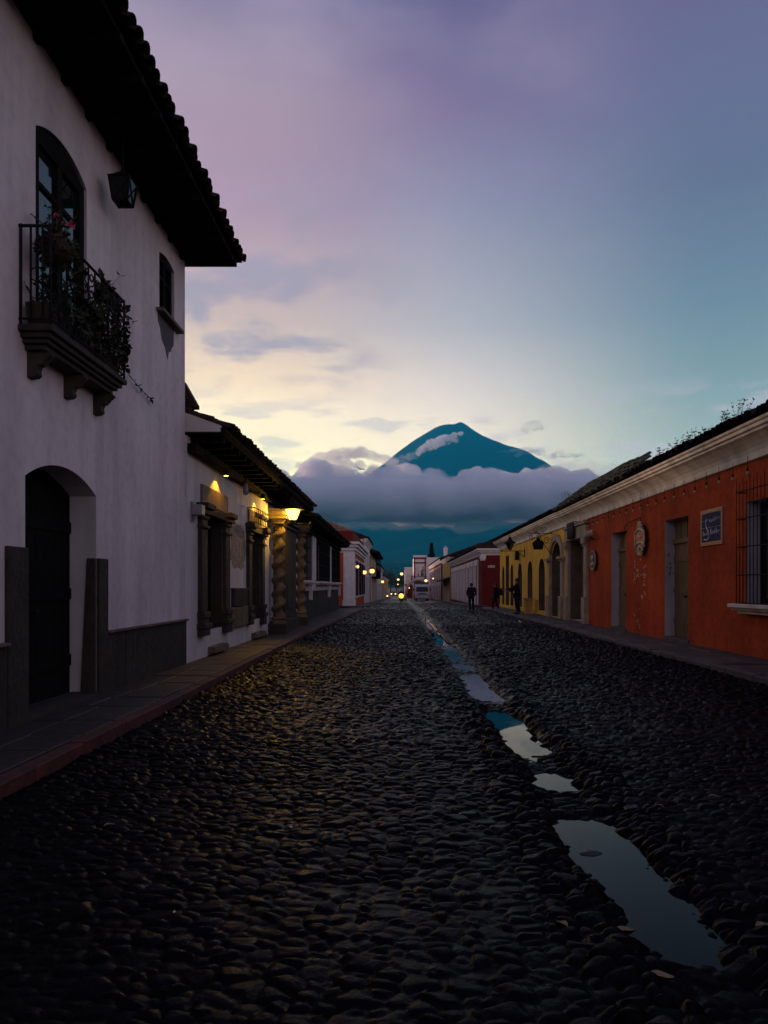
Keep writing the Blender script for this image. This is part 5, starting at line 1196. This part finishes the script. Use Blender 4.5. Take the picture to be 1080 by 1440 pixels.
# ------------------------------------------------------------------ the volcano
def volcano():
    px, py = 790.0, 10000.0; nr, na = 150, 420
    r = np.concatenate([np.linspace(0, 400, 14), np.linspace(430, 4000, 90), np.linspace(4100, 9000, 46)]); a = np.linspace(0, 2*np.pi, na, endpoint=False)
    Rr, A = np.meshgrid(r, a, indexing='ij'); X = Rr*np.cos(A); Y = Rr*np.sin(A)
    bl = np.interp(Rr, [0,130,230,310,460,660,810,960,1300,1700,2000,2600,3200,4200,5600,7200,9000], [2262,2242,2250,2212,2122,1985,1885,1765,1510,1260,1090,830,630,380,160,40,-30])
    br = np.interp(Rr, [0,90,150,240,390,590,790,990,1160,1600,2000,2600,3200,4200,5600,7200,9000], [2262,2304,2268,2192,2085,1975,1885,1810,1725,1440,1210,920,690,410,170,40,-30])
    wv = .5+.5*np.cos(A); wv = wv*wv*(3-2*wv); base = bl*(1-wv)+br*wv
    base0 = np.interp(Rr, [0,120,240,400,600,900,1200,1600,2000,2600,3200,4200,5600,7200,9000], [2262,2258,2215,2120,1990,1790,1610,1390,1190,915,690,410,170,40,-30])
    rid = fbm(A*7/np.pi*2.2+Rr*.0006, Rr*.0008, 5, 21)-.48
    rid2 = fbm(X*.0035, Y*.0035, 5, 33)-.48
    Z = base+rid*np.clip((Rr-150)/2600,0,1)*np.clip((9000-Rr)/3000,0,1)*230+rid2*np.clip((9000-Rr)/4000,0,1)*100*np.clip(Rr/1800,.06,1)
    Z = np.where(Rr > 8800, -60, Z)
    V = np.stack([X+px, Y+py, Z], -1).reshape(-1,3); F_ = []
    nr = len(r); i = (np.arange(nr-1)[:,None]*na+np.arange(na)[None,:]); j = (np.arange(nr-1)[:,None]*na+(np.arange(na)[None,:]+1)%na)
    q = np.stack([i, i+na, j+na, j], -1).reshape(-1,4)
    me = bpy.data.meshes.new('volcano'); me.from_pydata(V.tolist(), [], q.tolist()); me.polygons.foreach_set('use_smooth', [True]*len(me.polygons))
    m = pmat('forested slope', (.007,.035,.032), .95, .3, .0012, spec=.05); me.materials.append(m)
    o = bpy.data.objects.new('volcano', me); COL.objects.link(o); tag(o, kind='structure')
volcano()
# ------------------------------------------------------------------ cloud bank round its flanks
def cloud(name, puffs, vox, dens, col, disp, nscale, lo, hi, step=.12, stretch=1.0):
    """closed vapour body; its density is uneven, so the rim frays"""
    bm = bmesh.new()
    for (x, y, z, rx, ry, rz) in puffs:
        m = Matrix.Translation((x,y,z)) @ Matrix.Diagonal((rx,ry,rz,1)); bmesh.ops.create_icosphere(bm, subdivisions=3, radius=1, matrix=m)
    me = bpy.data.meshes.new(name); bm.to_mesh(me); bm.free()
    m = bpy.data.materials.new(name+' vapour'); m.use_nodes = True; nt = m.node_tree; N = nt.nodes; L = nt.links; N.clear(); out = N.new('ShaderNodeOutputMaterial'); v = N.new('ShaderNodeVolumePrincipled')
    v.inputs['Color'].default_value = (*col,1); v.inputs['Anisotropy'].default_value = .1; L.new(v.outputs[0], out.inputs['Volume'])
    tc = N.new('ShaderNodeTexCoord'); mp = N.new('ShaderNodeMapping'); mp.inputs['Scale'].default_value = (1/nscale/stretch, 1/nscale, 1/nscale); L.new(tc.outputs['Object'], mp.inputs[0])
    n = N.new('ShaderNodeTexNoise'); n.inputs['Scale'].default_value = 1; n.inputs['Detail'].default_value = 4; n.inputs['Roughness'].default_value = .55; L.new(mp.outputs[0], n.inputs['Vector'])
    mr = N.new('ShaderNodeMapRange'); mr.interpolation_type = 'SMOOTHSTEP'; L.new(n.outputs[0], mr.inputs[0])
    for k, q in enumerate((lo, hi, 0, dens)): mr.inputs[k+1].default_value = q
    L.new(mr.outputs[0], v.inputs['Density'])
    try: m.cycles.volume_step_rate = step
    except Exception: pass
    me.materials.append(m); o = bpy.data.objects.new(name, me); COL.objects.link(o); tag(o, kind='stuff')
    r = o.modifiers.new('union', 'REMESH'); r.mode = 'VOXEL'; r.voxel_size = vox
    for k, (s_, st) in enumerate(disp):
        tx = bpy.data.textures.new(name+str(k), 'CLOUDS'); tx.noise_scale = s_; tx.noise_depth = 4
        d = o.modifiers.new('billow', 'DISPLACE'); d.texture = tx; d.strength = st; d.mid_level = .5; d.texture_coords = 'GLOBAL'
    return o
CYD = 4300.0; CK = CYD/7000
def W(px, py, Y=CYD): return ((px-CX)/F*Y, Y, EYE+(CY-py)/F*Y)
rnd = random.Random(5)
top = [(372,676),(395,664),(425,662),(450,650),(478,646),(500,650),(520,656),(545,660),(572,656),(596,664),(615,678),(632,688),(648,676),(668,664),(690,662),(712,664),(735,662),(757,660),(785,658),(815,664),(850,670),(885,676)]
puffs = []
for (x, y) in top:                                   # billowing rim
    for k in range(3):
        r = rnd.uniform(8,17); Y = CYD+rnd.uniform(-300,500)*CK; X, _, Z = W(x+rnd.uniform(-9,9), y+r*.7+k*12, Y); puffs.append((X, Y, Z, r*7*1.5*CK, r*7*2.0*CK, r*7*.95*CK))
for i in range(9):                                   # smooth broad body in front of it
    x = 372+i*62; X, _, Z = W(x, 707+rnd.uniform(-3,3)); puffs.append((X, CYD-150*CK, Z, 520*CK, 650*CK, 215*CK))
cloud('cloud_bank', puffs, 15, .023, (.985,.96,.97), ((260,75),(86,55),(30,22)), 160, .22, .62, .10)
puffs = []
for (x, y, r) in ((440,650,9),(455,644,10),(472,639,10),(488,636,10),(504,637,10),(520,640,9),(535,645,8),(548,650,8),(425,655,8)):
    X, Y, Z = W(x, y, 4550); puffs.append((X, Y, Z, r*11*CK, r*16*CK, r*6*CK))
cloud('pink_cloud', puffs, 10, .017, (.99,.95,.95), ((92,55),(30,25)), 68, .30, .72, .12, 1.6)
mist = []
for i in range(14):
    X, Y, Z = W(385+i*36, 729+rnd.uniform(-6,6)); mist.append((X, Y, Z, 340*CK, 500*CK, (110+rnd.uniform(-25,45))*CK))
cloud('mist_layer', mist, 18, .0030, (.50,.58,.70), ((245,90),(98,45)), 170, .26, .95, .15, 2.2)
rc = []
for (x, y, rx, rz) in ((775,668,26,14),(800,662,26,13),(826,664,28,14),(852,668,30,15),(880,672,30,14),(812,684,40,16),(856,690,42,16)):
    X, Y, Z = W(x, y, 4150); rc.append((X, Y, Z, rx*4.6, 150, rz*4.4))
cloud('fading_cloud', rc, 13, .0042, (.97,.95,.97), ((120,80),(45,40)), 85, .30, .80, .12, 1.8)
pf_ = []
for (x, y, r) in ((588,636,5),(594,632,6.5),(602,628,8),(611,624,9),(620,620,9),(629,617,8),(638,613,6),(648,610,4.5),(602,624,6),(640,619,5)):
    X, Y, Z = W(x, y, 8600); pf_.append((X, Y, Z, r*9.5, r*10, r*7.5))
cloud('summit_cloud', pf_, 10, .022, (.98,.95,.95), ((100,60),(36,32)), 75, .34, .66, .12, 1.3)
wz = []
for (x, y, rx, rz) in ((706,640,14,6),(722,637,16,6),(738,634,16,5),(752,636,16,5),(566,646,14,5),(580,642,12,5),(552,648,10,5)):
    X, Y, Z = W(x, y, 8900); wz.append((X, Y, Z, rx*9, 110, rz*9))
cloud('slope_wisp', wz, 12, .011, (.96,.95,.97), ((110,80),(40,40)), 90, .42, .80, .12, 2.2)
gz = []
for (x, y, rx, rz) in ((778,641,14,4),(794,638,16,5.5),(810,640,13,4),(740,602,9,7),(752,598,9,8),(764,600,8,6)):
    X, Y, Z = W(x, y, 9500); gz.append((X, Y, Z, rx*9.5, 130, rz*9.5))
cloud('grey_cloud', gz, 10, .012, (.90,.92,.96), ((110,70),(40,40)), 80, .44, .80, .12, 1.8)

# ------------------------------------------------------------------ the evening air
def haze(dens, col):
    o = MB().box(-13900, 13900, -290, 15900, -62-8, 2700).build('haze', None) if False else None
    mb = MB().box(-13950, 13950, -295, 15950, -70, 2700)
    me = bpy.data.meshes.new('haze'); me.from_pydata(mb.v, [], mb.f); o = bpy.data.objects.new('haze', me); COL.objects.link(o); tag(o, kind='stuff')
    bm = bmesh.new(); bm.from_mesh(me); bmesh.ops.recalc_face_normals(bm, faces=bm.faces); bm.to_mesh(me); bm.free()
    m = bpy.data.materials.new('evening air'); m.use_nodes = True; nt = m.node_tree; nt.nodes.clear(); out = nt.nodes.new('ShaderNodeOutputMaterial'); v = nt.nodes.new('ShaderNodeVolumePrincipled')
    v.inputs['Color'].default_value = (*col,1); v.inputs['Density'].default_value = dens; nt.links.new(v.outputs[0], out.inputs['Volume']); me.materials.append(m)
HAZE_DENSITY = 5.6e-5
haze(HAZE_DENSITY, (.015,.56,.92))
